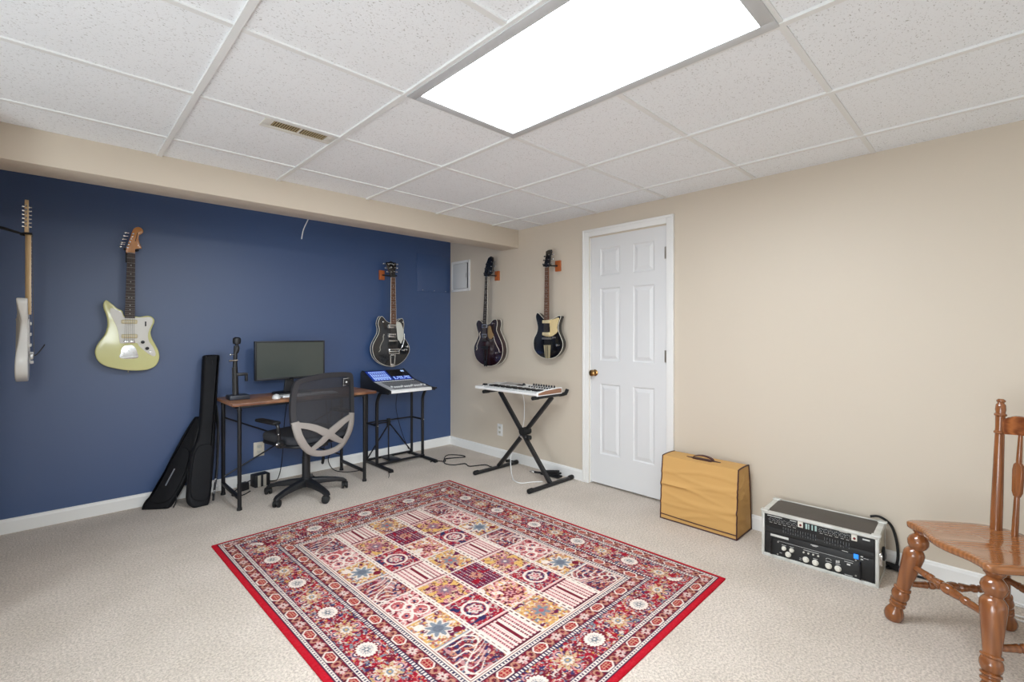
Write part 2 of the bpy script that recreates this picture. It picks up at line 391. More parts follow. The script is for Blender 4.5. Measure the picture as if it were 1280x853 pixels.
G2 = {
  'body': [(-0.113,0.497),(-0.137,0.47),(-0.149,0.422),(-0.138,0.376),(-0.145,0.326),(-0.174,0.275),(-0.202,0.222),(-0.207,0.169),(-0.191,0.11),(-0.149,0.058),(-0.08,0.019),(-0.01,0.004),(0.07,0.016),(0.143,0.062),(0.188,0.122),(0.201,0.17),(0.182,0.227),(0.145,0.281),(0.129,0.33),(0.134,0.39),(0.134,0.438),(0.121,0.477),(0.097,0.476),(0.07,0.457),(0.043,0.437),(0.011,0.43),(-0.023,0.433),(-0.063,0.454),(-0.089,0.482)],
  'guard': [(0.044,0.437),(0.085,0.440),(0.11,0.403),(0.127,0.341),(0.121,0.28),(0.096,0.229),(0.078,0.253),(0.058,0.274),(0.05,0.341)],
  'head': [(-0.017,0.885),(-0.026,0.925),(-0.051,0.97),(-0.07,1.009),(-0.068,1.032),(-0.044,1.031),(-0.019,1.046),(0.009,1.034),(0.038,1.037),(0.040,0.995),(0.031,0.946),(0.029,0.889)],
}
G3 = {
  'body': [(-0.17,0.464),(-0.202,0.43),(-0.187,0.368),(-0.165,0.313),(-0.199,0.252),(-0.234,0.198),(-0.234,0.134),(-0.199,0.067),(-0.121,0.021),(-0.019,0.006),(0.062,0.015),(0.129,0.043),(0.178,0.097),(0.196,0.165),(0.18,0.236),(0.134,0.311),(0.105,0.365),(0.116,0.419),(0.107,0.462),(0.073,0.467),(0.039,0.451),(0.004,0.425),(-0.043,0.421),(-0.093,0.427),(-0.126,0.452)],
  'guard': [(-0.010,0.383),(0.025,0.405),(0.053,0.344),(0.075,0.311),(0.039,0.275),(-0.004,0.295)],
  'head': [(-0.047,0.898),(-0.073,0.913),(-0.054,0.972),(-0.031,1.031),(-0.003,1.079),(0.034,1.093),(0.066,1.077),(0.071,1.028),(0.062,0.968),(0.055,0.925),(0.010,0.905),(-0.008,0.895)],
}
G4 = {
  'body': [(-0.128,0.409),(-0.143,0.378),(-0.131,0.329),(-0.12,0.28),(-0.131,0.232),(-0.164,0.18),(-0.171,0.12),(-0.15,0.065),(-0.094,0.025),(-0.02,0.006),(0.052,0.012),(0.114,0.038),(0.16,0.09),(0.17,0.144),(0.148,0.196),(0.124,0.241),(0.12,0.292),(0.134,0.338),(0.148,0.371),(0.126,0.377),(0.087,0.362),(0.043,0.349),(-0.007,0.345),(-0.042,0.353),(-0.075,0.379),(-0.103,0.402)],
  'guard': [(0.027,0.343),(0.07,0.350),(0.119,0.362),(0.130,0.352),(0.120,0.318),(0.108,0.279),(0.113,0.241),(0.07,0.212),(0.027,0.198),(-0.053,0.209),(-0.053,0.236),(0.023,0.236),(0.023,0.314)],
  'head': [(-0.02,0.807),(-0.038,0.828),(-0.025,0.879),(-0.016,0.919),(-0.016,0.946),(0.013,0.956),(0.048,0.954),(0.052,0.935),(0.04,0.905),(0.034,0.865),(0.027,0.822),(0.011,0.804)],
}
m_rose = mat('rosewood', (62, 44, 38), .5, noise=(60, (42, 30, 27), .2))
m_brownboard = mat('brown_rosewood', (122, 78, 52), .5, noise=(60, (98, 60, 40), .2))
m_ebony = mat('ebony', (30, 20, 22), .7, spec=.2)
m_maple = mat('maple', (226, 196, 150), .35, coat=.4, noise=(18, (214, 182, 132), .25))
m_amber = mat('amber_maple', (206, 140, 72), .35, coat=.4, noise=(18, (190, 122, 58), .25))
m_glossblack = mat('gloss_black_lacquer', (14, 14, 17), .12, coat=.6)
m_bind = mat('cream_binding', (226, 220, 205), .4)
m_pearl = mat('pearl_inlay', (222, 222, 218), .3)
m_inlay = mat('smoky_pearl_inlay', (128, 122, 122), .35)
m_string = mat('steel_string', (120, 114, 108), .55, .6)

def quad(m, x0, x1, z0, z1, y0, y1, bev=.002): m.box(((x0+x1)/2, (y0+y1)/2, (z0+z1)/2), (x1-x0, abs(y1-y0), z1-z0), bev)

def neck(R, nut, end, wn, we, face, backm, boardm, bindm=None, dots=True, frets=21, block=False):
    """nut/end: (x, z) at nut and body end; face: y of the fretboard front (negative is out of the wall)"""
    a, b = Vector((nut[0], face, nut[1])), Vector((end[0], face, end[1])); n = M(); B = M()
    ax = (b-a).normalized(); side = Vector((0, 1, 0)).cross(ax).normalized()
    if side.x < 0: side = -side
    fr = [(p, w) for p, w in ((a, wn/2), (b, we/2))]
    v = [[B.bm.verts.new(p+side*s*w+Vector((0, d, 0))) for s, d in ((-1, 0), (1, 0), (1, .006), (-1, .006))] for p, w in fr]
    for k in range(4): B.bm.faces.new((v[0][k], v[0][(k+1) % 4], v[1][(k+1) % 4], v[1][k]))
    B.bm.faces.new(v[0]); B.bm.faces.new(v[1][::-1])
    rows = []
    for p, w in fr:
        rows.append([n.bm.verts.new(p+side*w*math.cos(t)+Vector((0, .006+.019*math.sin(t), 0))) for t in [PI*k/10 for k in range(11)]])
    for k in range(10): n.bm.faces.new((rows[0][k], rows[0][k+1], rows[1][k+1], rows[1][k]))
    n.bm.faces.new(rows[0]); n.bm.faces.new(rows[1][::-1])
    n.build('neck', backm, R)
    fb = B.build('fretboard', boardm, R, smooth=False)
    L = (b-a).length; scale = L/(1-2**(-frets/12))
    ps = [scale*(1-2**(-k/12)) for k in range(frets+1)]
    for k, d in enumerate(ps[:-1]):
        p = a+ax*d; w = wn/2+(we-wn)/2*d/L
        M().tube([p-side*w-Vector((0, .0008, 0)), p+side*w-Vector((0, .0008, 0))], .0011 if k else .0022, 6).build('fret' if k else 'nut', m_steel, fb)
    for k in (3, 5, 7, 9, 12, 15, 17, 19):
        d = (ps[k]+ps[k-1])/2; p = a+ax*d
        if block: M().box(p-Vector((0, .0004, 0)), (wn*.5, .001, (ps[k]-ps[k-1])*.36)).build('inlay', m_inlay, fb, smooth=False)
        else:
            for q in ((-.008, .008) if k == 12 else (0,)): M().cyl(p+side*q-Vector((0, .0009, 0)), p+side*q+Vector((0, .0005, 0)), .0034, seg=12).build('inlay', m_pearl, fb)
    if bindm:
        for s in (-1, 1):
            pa, pb = a+side*s*(wn/2+.0008)+Vector((0, .003, 0)), b+side*s*(we/2+.0008)+Vector((0, .003, 0))
            M().tube([pa, pb], .0032, 6).build('neck_binding', bindm, R)
    return a, b, ax, side

def strings(R, a, side, wn, bridge, wb, z):
    for k in range(6):
        t = (k-2.5)/5
        p = a+side*t*wn*.8+Vector((0, -.004, 0)); q = Vector((bridge[0]+t*wb, z, bridge[1]))
        M().tube([p, q], .0007, 5).build('string', m_string, R)

def bodies(R, out, y0, y1, bev, m, bindm=None, name='body', n=5, back=True):
    sp = [tuple(v) for v in spline(out, n)]
    b = M().prism(sp, y0, y1, bev).build(name, m, R, ang=50)
    if bindm:
        for y, nm in ((y0+.002, 'front_binding'), (y1-.002, 'back_binding'))[:2 if back else 1]:
            M().tube([(x, y, z) for x, z in sp], .0025, 6, closed=True).build(nm, bindm, R)
    return b

def plate(R, out, y, t, m, name, n=4, sm=True):
    sp = [tuple(v) for v in spline(out, n)] if sm else out
    return M().prism(sp, y-t, y, .0008, back_bev=0).build(name, m, R)

def tuner(R, x, z, y, side, m, post=None):
    t = M(); t.cyl((x, y+.010, z), (x+side*.016, y+.010, z), .0028, seg=8); t.ball((x+side*.020, y+.010, z), (.009, .004, .007)); t.build('tuning_peg', m, R)
    if post: M().lathe([(0, .005), (.3, .005), (.35, .0035), (1, .0035)], (post[0], y, post[1]), (post[0], y-.012, post[1]), 10).build('tuner_post', m, R)

def knob(R, x, z, y, r, h, m, name='control_knob'):
    return M().lathe([(0, r), (.6, r*.92), (.92, r*.85), (1, r*.6)], (x, y, z), (x, y-h, z), 16).build(name, m, R)

def hanger(label, loc, rz, wx, wz, py, yx, yz, m_wood, plate_wh=(.058, .095)):
    """wooden wall plate with a padded black yoke reaching out to the headstock"""
    R = thing('guitar_hanger', label, 'hanger', loc, rz, 'guitar hangers on the walls')
    M().box((wx, -.011, wz), (plate_wh[0], .022, plate_wh[1]), .004).build('wall_plate', m_wood, R)
    a = M(); a.cyl((wx, -.02, wz), (yx, py+.012, yz), .007); a.build('hanger_arm', m_black, R)
    y = M(); y.tube(spline([(yx-.036, py-.022, yz), (yx-.032, py-.002, yz), (yx-.016, py+.014, yz), (yx, py+.017, yz), (yx+.016, py+.014, yz), (yx+.032, py-.002, yz), (yx+.036, py-.022, yz)], 4, False), .0075, 10)
    y.build('yoke', m_rubber, R)
    return R

# pale yellow offset guitar
def guitar_yellow():
    loc = (.385, YB, .99)
    R = thing('electric_guitar', 'pale yellow electric guitar with white pickguard on the blue wall', 'guitar', loc, 0, 'electric guitars hung on the walls')
    f = -.092
    bodies(R, G1['body'], f, f+.045, .008, mat('pale_yellow_lacquer', (222, 221, 156), .2, coat=.5))
    pg = plate(R, G1['guard'], f, .003, mat('white_pickguard', (232, 230, 222), .35), 'pickguard')
    a, b, ax, sd = neck(R, (.0105, .820), (.003, .366), .042, .056, f-.010, m_amber, m_rose, None)
    hd = M().prism([tuple(v) for v in spline(G1['head'], 4)], f-.004, f+.010, .002).build('headstock', m_amber, R)
    posts = [(.022,.955),(.018,.936),(.011,.918),(.004,.897),(-.003,.876),(-.009,.856)]
    tn = [(0.002,.959),(-.005,.936),(-.012,.913),(-.019,.889),(-.022,.876),(-.025,.858)]
    for (x, z), p in zip(tn, posts): tuner(R, x, z, f-.004, -1, m_chrome, p)
    lg = M(); lg.tube([(.046, f-.0045, .965), (.040, f-.0045, .935), (.033, f-.0045, .905)], .0022, 6); lg.build('headstock_mark', mat('dark_decal', (80, 52, 30), .5), hd)
    mp = mat('cream_pickup_cover', (226, 214, 176), .4)
    for z, nm in ((.34, 0), (.239, 1)):
        p = M(); p.box((.001, f-.008, z), (.088, .010, .028), .006); po = p.build('pickup', mp, R)
        for k in range(6): M().cyl((-.026+k*.0108, f-.0125, z), (-.026+k*.0108, f-.0145, z), .0026, seg=8).build('pole_piece', m_steel, po)
    br = M(); br.box((-.001, f-.010, .199), (.064, .010, .017), .003)
    for k in range(6): br.cyl((-.026+k*.0102, f-.016, .194), (-.026+k*.0102, f-.016, .206), .003, seg=8)
    br.build('bridge', m_chrome, R)
    plate(R, [(-.029,.168),(-.010,.176),(.014,.176),(.035,.157),(.045,.122),(.044,.085),(-.047,.087),(-.046,.125),(-.041,.15)], f, .004, mat('polished_tailpiece', (214, 216, 218), .25, .85), 'tailpiece')
    ta = M(); ta.box((-.002, f-.008, .092), (.084, .008, .008), .002)
    for k in range(3): ta.cyl((-.026+k*.024, f-.004, .125+.012*(k == 1)), (-.026+k*.024, f-.006, .125+.012*(k == 1)), .004, seg=10)
    ta.build('tailpiece_bar', m_steel, R)
    for x, z in ((.075, .197), (.100, .152)): knob(R, x, z, f-.003, .0115, .016, m_blackpl)
    M().lathe([(0, .008), (.5, .008), (.5, .005), (1, .005)], (.119, f-.002, .127), (.119, f-.008, .127), 12).build('output_jack', m_chrome, R)
    s = M(); s.box((.091, f-.004, .326), (.008, .003, .034), .001); s.cyl((.091, f-.004, .330), (.091, f-.014, .332), .002); s.build('switch', m_blackpl, R)
    strings(R, a, sd, .042, (-.001, .199), .052, f-.018)
    s = M(); s.lathe([(0, .004), (.6, .003), (1, .006)], (-.003, f+.022, 0), (-.003, f+.022, -.012), 10); s.build('strap_button', m_chrome, R)
    hanger('small black guitar hanger holding the pale yellow guitar', (.385, YB, .99), 0, .012, .80, f+.005, .010, .842, m_black, (.05, .08))
guitar_yellow()

def guitar_semihollow_blackwall():
    loc = (2.427, YB, .915); f = -.102
    R = thing('electric_guitar', 'black semi-hollow guitar with silver pickguard and chrome vibrato tailpiece on the blue wall', 'guitar', loc, 0, 'electric guitars hung on the walls')
    bodies(R, G2['body'], f, f+.048, .003, mat('black_flecked_lacquer', (20, 21, 24), .14, coat=.6, noise=(9, (34, 36, 40), .2)), m_bind)
    plate(R, G2['guard'], f-.008, .003, mat('silver_pickguard', (206, 206, 196), .3), 'pickguard')
    a, b, ax, sd = neck(R, (.0065, .887), (.010, .425), .043, .060, f-.014, m_ebony, m_brownboard, m_bind, True)
    hd = M().prism(G2['head'], f-.012, f+.004, .002).build('headstock', m_glossblack, R)
    d = M()
    for k in range(9): t = PI*(k+.5)/9; d.box((-.016+.030*math.cos(t), f-.0125, 1.008+.012*math.sin(t)), (.005, .001, .006))
    d.box((-.014, f-.0125, .985), (.006, .001, .016)); d.box((-.014, f-.0125, .985), (.018, .001, .004))
    d.build('headstock_emblem', m_pearl, hd)
    for x, z in ((-.072,1.015),(-.052,.975),(-.034,.938)): tuner(R, x, z, f-.012, -1, m_chrome, (x+.018, z))
    for x, z in ((.040,1.022),(.040,.985),(.034,.946)): tuner(R, x, z, f-.012, 1, m_chrome, (x-.018, z))
    for z in (.4015, .309):
        p = M(); p.box((-.001, f-.006, z), (.083, .012, .040), .004); po = p.build('pickup', m_chrome, R)
        q = M(); q.box((-.001, f-.0125, z), (.060, .001, .008)); q.build('pickup_bar', m_blackpl, po)
    M().box((.009, f-.009, .257), (.098, .012, .014), .003).build('bridge', m_chrome, R)
    v = M(); v.box((.018, f-.012, .151), (.10, .012, .012), .003); v.cyl((-.036, f-.016, .172), (.074, f-.016, .172), .008); v.cyl((-.036, f-.013, .130), (.074, f-.013, .130), .007)
    for x in (-.036, .074): v.box((x, f-.008, .151), (.010, .016, .055), .003)
    v.build('vibrato_roller', m_chrome, R)
    t = M(); out = [(-.030,.125),(.046,.125),(.028,.004),(-.021,.004)]
    t.box((-.017, f-.004, .062), (.010, .005, .122), .001, rot=Matrix.Rotation(-.03, 3, 'Y')); t.box((.029, f-.004, .062), (.010, .005, .122), .001, rot=Matrix.Rotation(.12, 3, 'Y'))
    t.box((.006, f-.004, .116), (.06, .005, .014), .001); t.box((.003, f-.004, .016), (.046, .006, .026), .002)
    t.box((.003, f-.002, -.001), (.046, .02, .006), .002)
    t.build('vibrato_tail', m_chrome, R)
    M().tube(spline([(.061, f-.02, .150), (.097, f-.022, .189), (.121, f-.024, .253), (.127, f-.024, .325)], 5, False), .0038, 8).build('vibrato_arm', m_chrome, R)
    for x, z in ((-.101,.443),(.116,.445),(.172,.195),(.129,.159),(.160,.165)): knob(R, x, z, f, .010, .016, m_chrome)
    fh = M(); fh.tube(spline([(-.087,f,.322),(-.096,f,.30),(-.094,f,.27),(-.115,f,.232),(-.130,f,.195),(-.128,f,.17),(-.143,f,.15)], 4, False), [.006 if i < 2 else .0042 for i in range(25)], 6)
    fh.build('f_hole', mat('f_hole_rim', (150, 146, 132), .4), R)
    strings(R, a, sd, .043, (.006, .257), .054, f-.017)
    hanger('orange wood guitar hanger holding the black and silver guitar on the blue wall', loc, 0, -.062, .912, f+.006, .006, .905, M_HANG)
M_HANG = mat('orange_stained_wood', (190, 104, 52), .45, noise=(25, (168, 86, 40), .25))
guitar_semihollow_blackwall()

def guitar_maroon():
    loc = (XB, 3.55, .915); f = -.102
    R = thing('electric_guitar', 'dark maroon semi-hollow guitar with cream edging on the beige wall', 'guitar', loc, -PI/2, 'electric guitars hung on the walls')
    bodies(R, G3['body'], f, f+.058, .003, mat('dark_maroon_lacquer', (46, 22, 28), .14, coat=.6, noise=(6, (30, 14, 18), .2)), m_bind)
    plate(R, G3['guard'], f-.008, .003, mat('bronze_pickguard', (150, 122, 84), .35), 'pickguard')
    a, b, ax, sd = neck(R, (-.0275, .897), (-.054, .424), .040, .062, f-.014, mat('maroon_neck', (52, 26, 28), .3), m_ebony, m_bind, block=True)
    hd = M().prism(G3['head'], f-.012, f+.004, .002).build('headstock', m_glossblack, R)
    for x, z in ((-.058,.934),(-.042,.979),(-.026,1.023)): tuner(R, x, z, f-.012, -1, m_blackpl, (x+.02, z))
    for x, z in ((.062,.944),(.068,.99),(.071,1.035)): tuner(R, x, z, f-.012, 1, m_chrome, (x-.02, z))
    for z in (.403, .308):
        p = M().box((-.062, f-.006, z), (.080, .012, .038), .004).build('pickup', m_chrome, R)
        M().box((-.062, f-.0125, z), (.056, .001, .016)).build('pickup_bar', m_blackpl, p)
    M().box((-.060, f-.009, .257), (.10, .012, .012), .003).build('bridge', m_blackpl, R)
    t = M()
    for s in (-1, 1): t.box((-.05+s*.022, f-.006, .095), (.012, .005, .19), .001, rot=Matrix.Rotation(s*.06, 3, 'Y'))
    t.box((-.055, f-.008, .188), (.10, .009, .030), .002); t.box((-.045, f-.006, .03), (.035, .005, .05), .001); t.build('trapeze_tailpiece', m_blackpl, R)
    mf = mat('cream_f_hole_edge', (206, 196, 184), .4)
    for nm, pts in (('l', [(-.134,.345),(-.146,.325),(-.141,.289),(-.170,.242),(-.190,.202),(-.186,.175),(-.199,.160)]), ('r', [(.056,.31),(.066,.30),(.080,.262),(.104,.223),(.128,.19),(.141,.175),(.146,.15)])):
        M().tube(spline([(x, f, z) for x, z in pts], 4, False), .0038, 6).build('f_hole', mf, R)
    for x, z in ((.062,.428),(.118,.095),(.107,.140),(.160,.149)): knob(R, x, z, f, .010, .015, m_chrome)
    strings(R, a, sd, .040, (-.060, .257), .054, f-.017)
    hanger('orange wood guitar hanger holding the dark maroon guitar', loc, -PI/2, .018, .908, f+.006, -.022, .912, M_HANG)
guitar_maroon()

def guitar_black():
    loc = (XB, 2.775, 1.02); f = -.102
    R = thing('electric_guitar', 'glossy black electric guitar with cream pickguard beside the white door', 'guitar', loc, -PI/2, 'electric guitars hung on the walls')
    bodies(R, G4['body'], f, f+.046, .003, m_glossblack, m_bind, back=False)
    plate(R, G4['guard'], f, .003, mat('pale_gold_pickguard', (222, 200, 150), .35), 'pickguard')
    a, b, ax, sd = neck(R, (-.0045, .806), (-.0085, .346), .038, .052, f-.011, m_brownboard, m_brownboard, None)
    hd = M().prism(G4['head'], f-.008, f+.006, .002).build('headstock', m_glossblack, R)
    for x, z in ((-.036,.838),(-.028,.873),(-.020,.906)): tuner(R, x, z, f-.008, -1, m_blackpl, (x+.018, z))
    for x, z in ((.044,.911),(.038,.871),(.032,.834)): tuner(R, x, z, f-.008, 1, m_chrome, (x-.018, z))
    for z in (.329, .223): M().box((-.011, f-.008, z), (.086, .012, .028), .004).build('pickup', mat('cream_soapbar', (226, 210, 168), .4), R)
    M().box((-.012, f-.0035, .277), (.064, .005, .066), .002).build('center_plate', mat('black_plate', (24, 24, 28), .3), R)
    M().box((-.004, f-.009, .181), (.106, .012, .016), .003).build('bridge', m_steel, R)
    t = M(); t.prism([(-.044,.123),(.034,.124),(.025,.010),(-.025,.008)], f-.006, f, .001, back_bev=0); t.build('tailpiece', mat('champagne_tailpiece', (206, 190, 152), .3, .5), R)
    s = M()
    for k in (-1, 1): s.box((-.004+k*.010, f-.0068, .066), (.006, .002, .108), .0005, rot=Matrix.Rotation(-k*.02, 3, 'Y'))
    s.build('tailpiece_slots', m_blackpl, R)
    M().box((-.005, f-.003, .147), (.070, .004, .044), .001).build('bridge_plate', mat('dark_metal_plate', (58, 58, 60), .35, .7), R)
    for x, z in ((.070,.192),(.117,.126)): knob(R, x, z, f, .0115, .018, m_chrome)
    strings(R, a, sd, .038, (-.004, .181), .052, f-.017)
    hanger('orange wood guitar hanger holding the black guitar beside the door', loc, -PI/2, .042, .822, f+.006, .0, .822, M_HANG)
guitar_black()

def guitar_white():
    # hangs on the left wall, seen edge-on; local front -y -> world +x
    loc = (LW, 3.78, .985); f = -.168
    R = thing('electric_guitar', 'white guitar seen edge-on, hanging from a black arm at the left edge', 'guitar', loc, PI/2, 'electric guitars hung on the walls')
    out = [(-.155,.455),(-.175,.43),(-.150,.36),(-.118,.30),(-.125,.23),(-.160,.15),(-.165,.09),(-.135,.035),(-.06,.005),(.02,.0),(.10,.018),(.150,.06),(.165,.12),(.150,.185),(.112,.25),(.112,.31),(.135,.36),(.130,.392),(.105,.39),(.060,.36),(.028,.35),(-.028,.35),(-.07,.375),(-.115,.435)]
    sp = [tuple(v) for v in spline(out, 5)]
    def carve(co):                                     # belly and forearm contours of the back and front edges
        x, y, z = co
        if y > f+.02 and x < -.02: y -= .024*max(0, min(1, (-x-.03)/.10))*math.exp(-((z-.31)/.12)**2)
        return Vector((x, y, z))
    M().prism(sp, f, f+.05, .007, fn=carve).build('body', mat('white_lacquer', (226, 226, 222), .25, coat=.4), R, ang=50)
    a, b, ax, sd = neck(R, (0, .815), (0, .37), .042, .056, f-.010, m_maple, m_maple, None)
    hd = [(-.020,.815),(-.034,.84),(-.034,.87),(-.028,.93),(-.018,.99),(.0,1.010),(.022,1.0),(.026,.975),(.018,.955),(.026,.90),(.040,.855),(.038,.838),(.021,.815)]
    M().prism([tuple(v) for v in spline(hd, 4)], f+.000, f+.016, .002).build('headstock', m_maple, R)
    for k in range(6):
        z = .858+k*.022
        tuner(R, -.034+k*.002, z, f, -1, m_chrome, (-.014+k*.002, z))
        M().cyl((-.012, f+.016, z), (-.012, f+.026, z), .006).build('tuner_housing', m_chrome, R)
    plate(R, [(-.10,.34),(-.09,.30),(-.06,.22),(-.04,.17),(.05,.17),(.10,.10),(.12,.11),(.09,.20),(.085,.27),(.10,.33),(.05,.345),(-.04,.345)], f, .003, m_whitepl, 'pickguard')
    for z in (.32, .26, .20): M().box((0, f-.007, z), (.085, .008, .018), .004).build('pickup', m_whitepl, R)
    M().box((0, f-.010, .135), (.075, .016, .030), .003).build('bridge', m_steel, R)
    M().tube(spline([(.03, f-.012, .14), (.04, f-.030, .145), (.06, f-.055, .185), (.075, f-.062, .20)], 4, False), .003, 8).build('tremolo_arm', m_black, R)
    for x, z in ((.085, .15), (.10, .10)): knob(R, x, z, f-.003, .010, .014, m_whitepl)
    strings(R, a, sd, .042, (0, .135), .052, f-.020)
    H_ = thing('guitar_hanger', 'black hanger arm holding the white guitar at the left edge', 'hanger', loc, PI/2, 'guitar hangers on the walls')
    M().box((0, -.006, .845), (.05, .012, .08), .003).build('wall_plate', m_black, H_)
    M().tube([(0, -.01, .845), (0, -.07, .838), (0, f+.026, .818)], [.009, .008, .006], 10).build('hanger_arm', m_black, H_)
    M().tube(spline([(-.034, f-.014, .818), (-.034, f+.006, .818), (-.018, f+.028, .816), (0, f+.030, .816), (.018, f+.028, .816), (.034, f+.006, .818), (.034, f-.014, .818)], 4, False), .006, 10).build('yoke', m_rubber, H_)
guitar_white()
# ------------------------------------------------------------------ desk and what stands on it
m_desk = wood('walnut_desk_board', (104, 62, 38), (204, 148, 108), (.5, 4.0, 1), .4, .15, 5)
def desk():
    R = thing('desk', 'narrow desk with brown wood top and black metal legs', 'desk', (1.445, 3.97, 0))
    M().box((0, 0, .745), (1.09, .50, .020), .002).build('desk_top', m_desk, R)
    lx, ly = .472, .222
    for sx in (-1, 1):
        for sy in (-1, 1):
            l = M(); x, y = (sx*lx-.0235, sy*ly)
            l.cyl((x, y, .016), (x, y, .735), .0135); l.cyl((x, y, 0), (x, y, .018), .018, .0165); l.cyl((x, y, .700), (x, y, .712), .0165)
            l.build('leg', m_black, R)
        M().box((sx*lx-.0235, 0, .085), (.022, 2*ly, .022), .002).build('side_rail', m_black, R)
        M().box((sx*lx-.0235, 0, .724), (.024, 2*ly, .022), .002).build('top_rail', m_black, R)
    for sy in (-1, 1): M().box((-.0235, sy*ly, .727), (2*lx, .022, .016), .002).build('long_rail', m_black, R)
    M().tube([(-lx-.0235, ly+.004, .60), (lx-.0235, ly+.004, .14)], .006, 8).build('cross_brace', m_black, R)
    M().tube([(-lx-.0235, ly-.008, .14), (lx-.0235, ly-.008, .60)], .006, 8).build('cross_brace', m_black, R)
desk()
DT = .755
def monitor():
    R = thing('computer_monitor', 'black computer monitor with dark blank screen on the desk', 'monitor', (1.425, 4.10, DT))
    z0, z1, w = .115, .43, .552
    p = M(); p.box((0, .020, (z0+z1)/2), (w, .030, z1-z0), .004); p.box((0, .045, (z0+z1)/2), (.32, .035, .22), .012); p.build('monitor_housing', m_blackpl, R)
    b = M()
    for s in (-1, 1): b.box((s*(w/2-.006), .003, (z0+z1)/2), (.012, .008, z1-z0), .001)
    b.box((0, .003, z1-.006), (w-.024, .008, .012), .001); b.box((0, .003, z0+.009), (w-.024, .008, .018), .001)
    b.build('bezel', m_blackpl, R)
    M().box((0, .0045, (z0+z1)/2+.003), (w-.024, .005, z1-z0-.030)).build('screen', mat('dark_grey_screen', (70, 76, 72), .28, spec=.6), R, smooth=False)
    n = M(); n.prism([(-.045, .0), (.045, .0), (.03, .14), (-.03, .14)], .045, .065, .004); n.build('stand_neck', m_blackpl, R)
    M().prism([tuple(v) for v in spline([(-.13,-.09),(.0,-.105),(.13,-.09),(.14,.0),(.12,.09),(0,.10),(-.12,.09),(-.14,0)], 4)], 0, .012, .003, fn=lambda c: Vector((c.x, c.z, c.y))).build('stand_base', m_blackpl, R)
    M().box((0, .0005, z0+.007), (.03, .003, .006)).build('power_light', m_chrome, R)
monitor()
def mic_stand():
    R = thing('microphone_stand', 'slim black desktop microphone stand on the left end of the desk', 'stand', (.985, 3.99, DT))
    b = M().box((.015, 0, .017), (.135, .12, .034), .006).build('stand_base', mat('slate_black_base', (44, 48, 58), .45), R)
    p = M(); p.cyl((0, 0, .03), (-.004, 0, .24), .021, .017); p.cyl((-.004, 0, .24), (0, 0, .40), .015, .012); p.build('lower_tube', mat('worn_black_metal', (26, 25, 26), .45), R)
    M().cyl((-.018, -.012, .03), (-.020, -.010, .24), .007).build('spring_rod', m_black, R)
    M().lathe([(0, .012), (.3, .018), (.7, .018), (1, .011)], (.006, 0, .345), (.010, 0, .405), 16).build('joint_collar', m_blackpl, R)
    M().lathe([(0, .010), (.22, .010), (.3, .025), (.6, .028), (.88, .026), (1, .014)], (.008, 0, .395), (.008, 0, .465), 18).build('top_disc', m_blackpl, R)
    k = M(); k.cyl((.012, -.005, .292), (-.05, -.02, .291), .007); k.build('clamp_screw', m_chrome, R)
    k = M(); k.cyl((0, 0, .335), (-.034, -.012, .336), .004); k.ball((-.036, -.012, .336), .008); k.build('small_knob', m_chrome, R)
    c = M(); c.box((.045, .0, .185), (.07, .03, .022), .004); c.cyl((.012, 0, .185), (.0, 0, .185), .024); c.box((.075, .01, .16), (.016, .03, .06), .003); c.build('side_clip', m_blackpl, R)
mic_stand()
def mouse():
    R = thing('computer_mouse', 'white computer mouse on the desk beside the keyboard', 'mouse', (1.225, 3.845, DT), -.25)
    b = M(); b.ball((0, 0, 0), (.031, .056, .032), 3)
    for v in b.bm.verts:
        if v.co.z < 0: v.co.z = 0
    b.build('mouse_shell', m_whitepl, R)
    M().box((0, .03, .0265), (.006, .016, .006), .002).build('scroll_wheel', mat('grey_wheel', (170, 170, 170), .5), R)
mouse()
def computer_keyboard():
    R = thing('computer_keyboard', 'slim white computer keyboard on the desk behind the office chair', 'keyboard', (1.475, 3.865, DT), .0)
    M().box((0, 0, .005), (.43, .118, .010), .004).build('keyboard_base', mat('silver_aluminium', (205, 206, 208), .35, .6), R)
    k = M()
    for j in range(5):
        for i in range(15):
            if j == 0 and 4 < i < 10: continue
            k.box((-.196+i*.028, -.044+j*.021, .0115), (.024, .0175, .004), .001)
    k.box((0, -.044, .0115), (.135, .0175, .004), .001)
    k.build('keycaps', m_whitepl, R)['kind'] = 'stuff'
computer_keyboard()
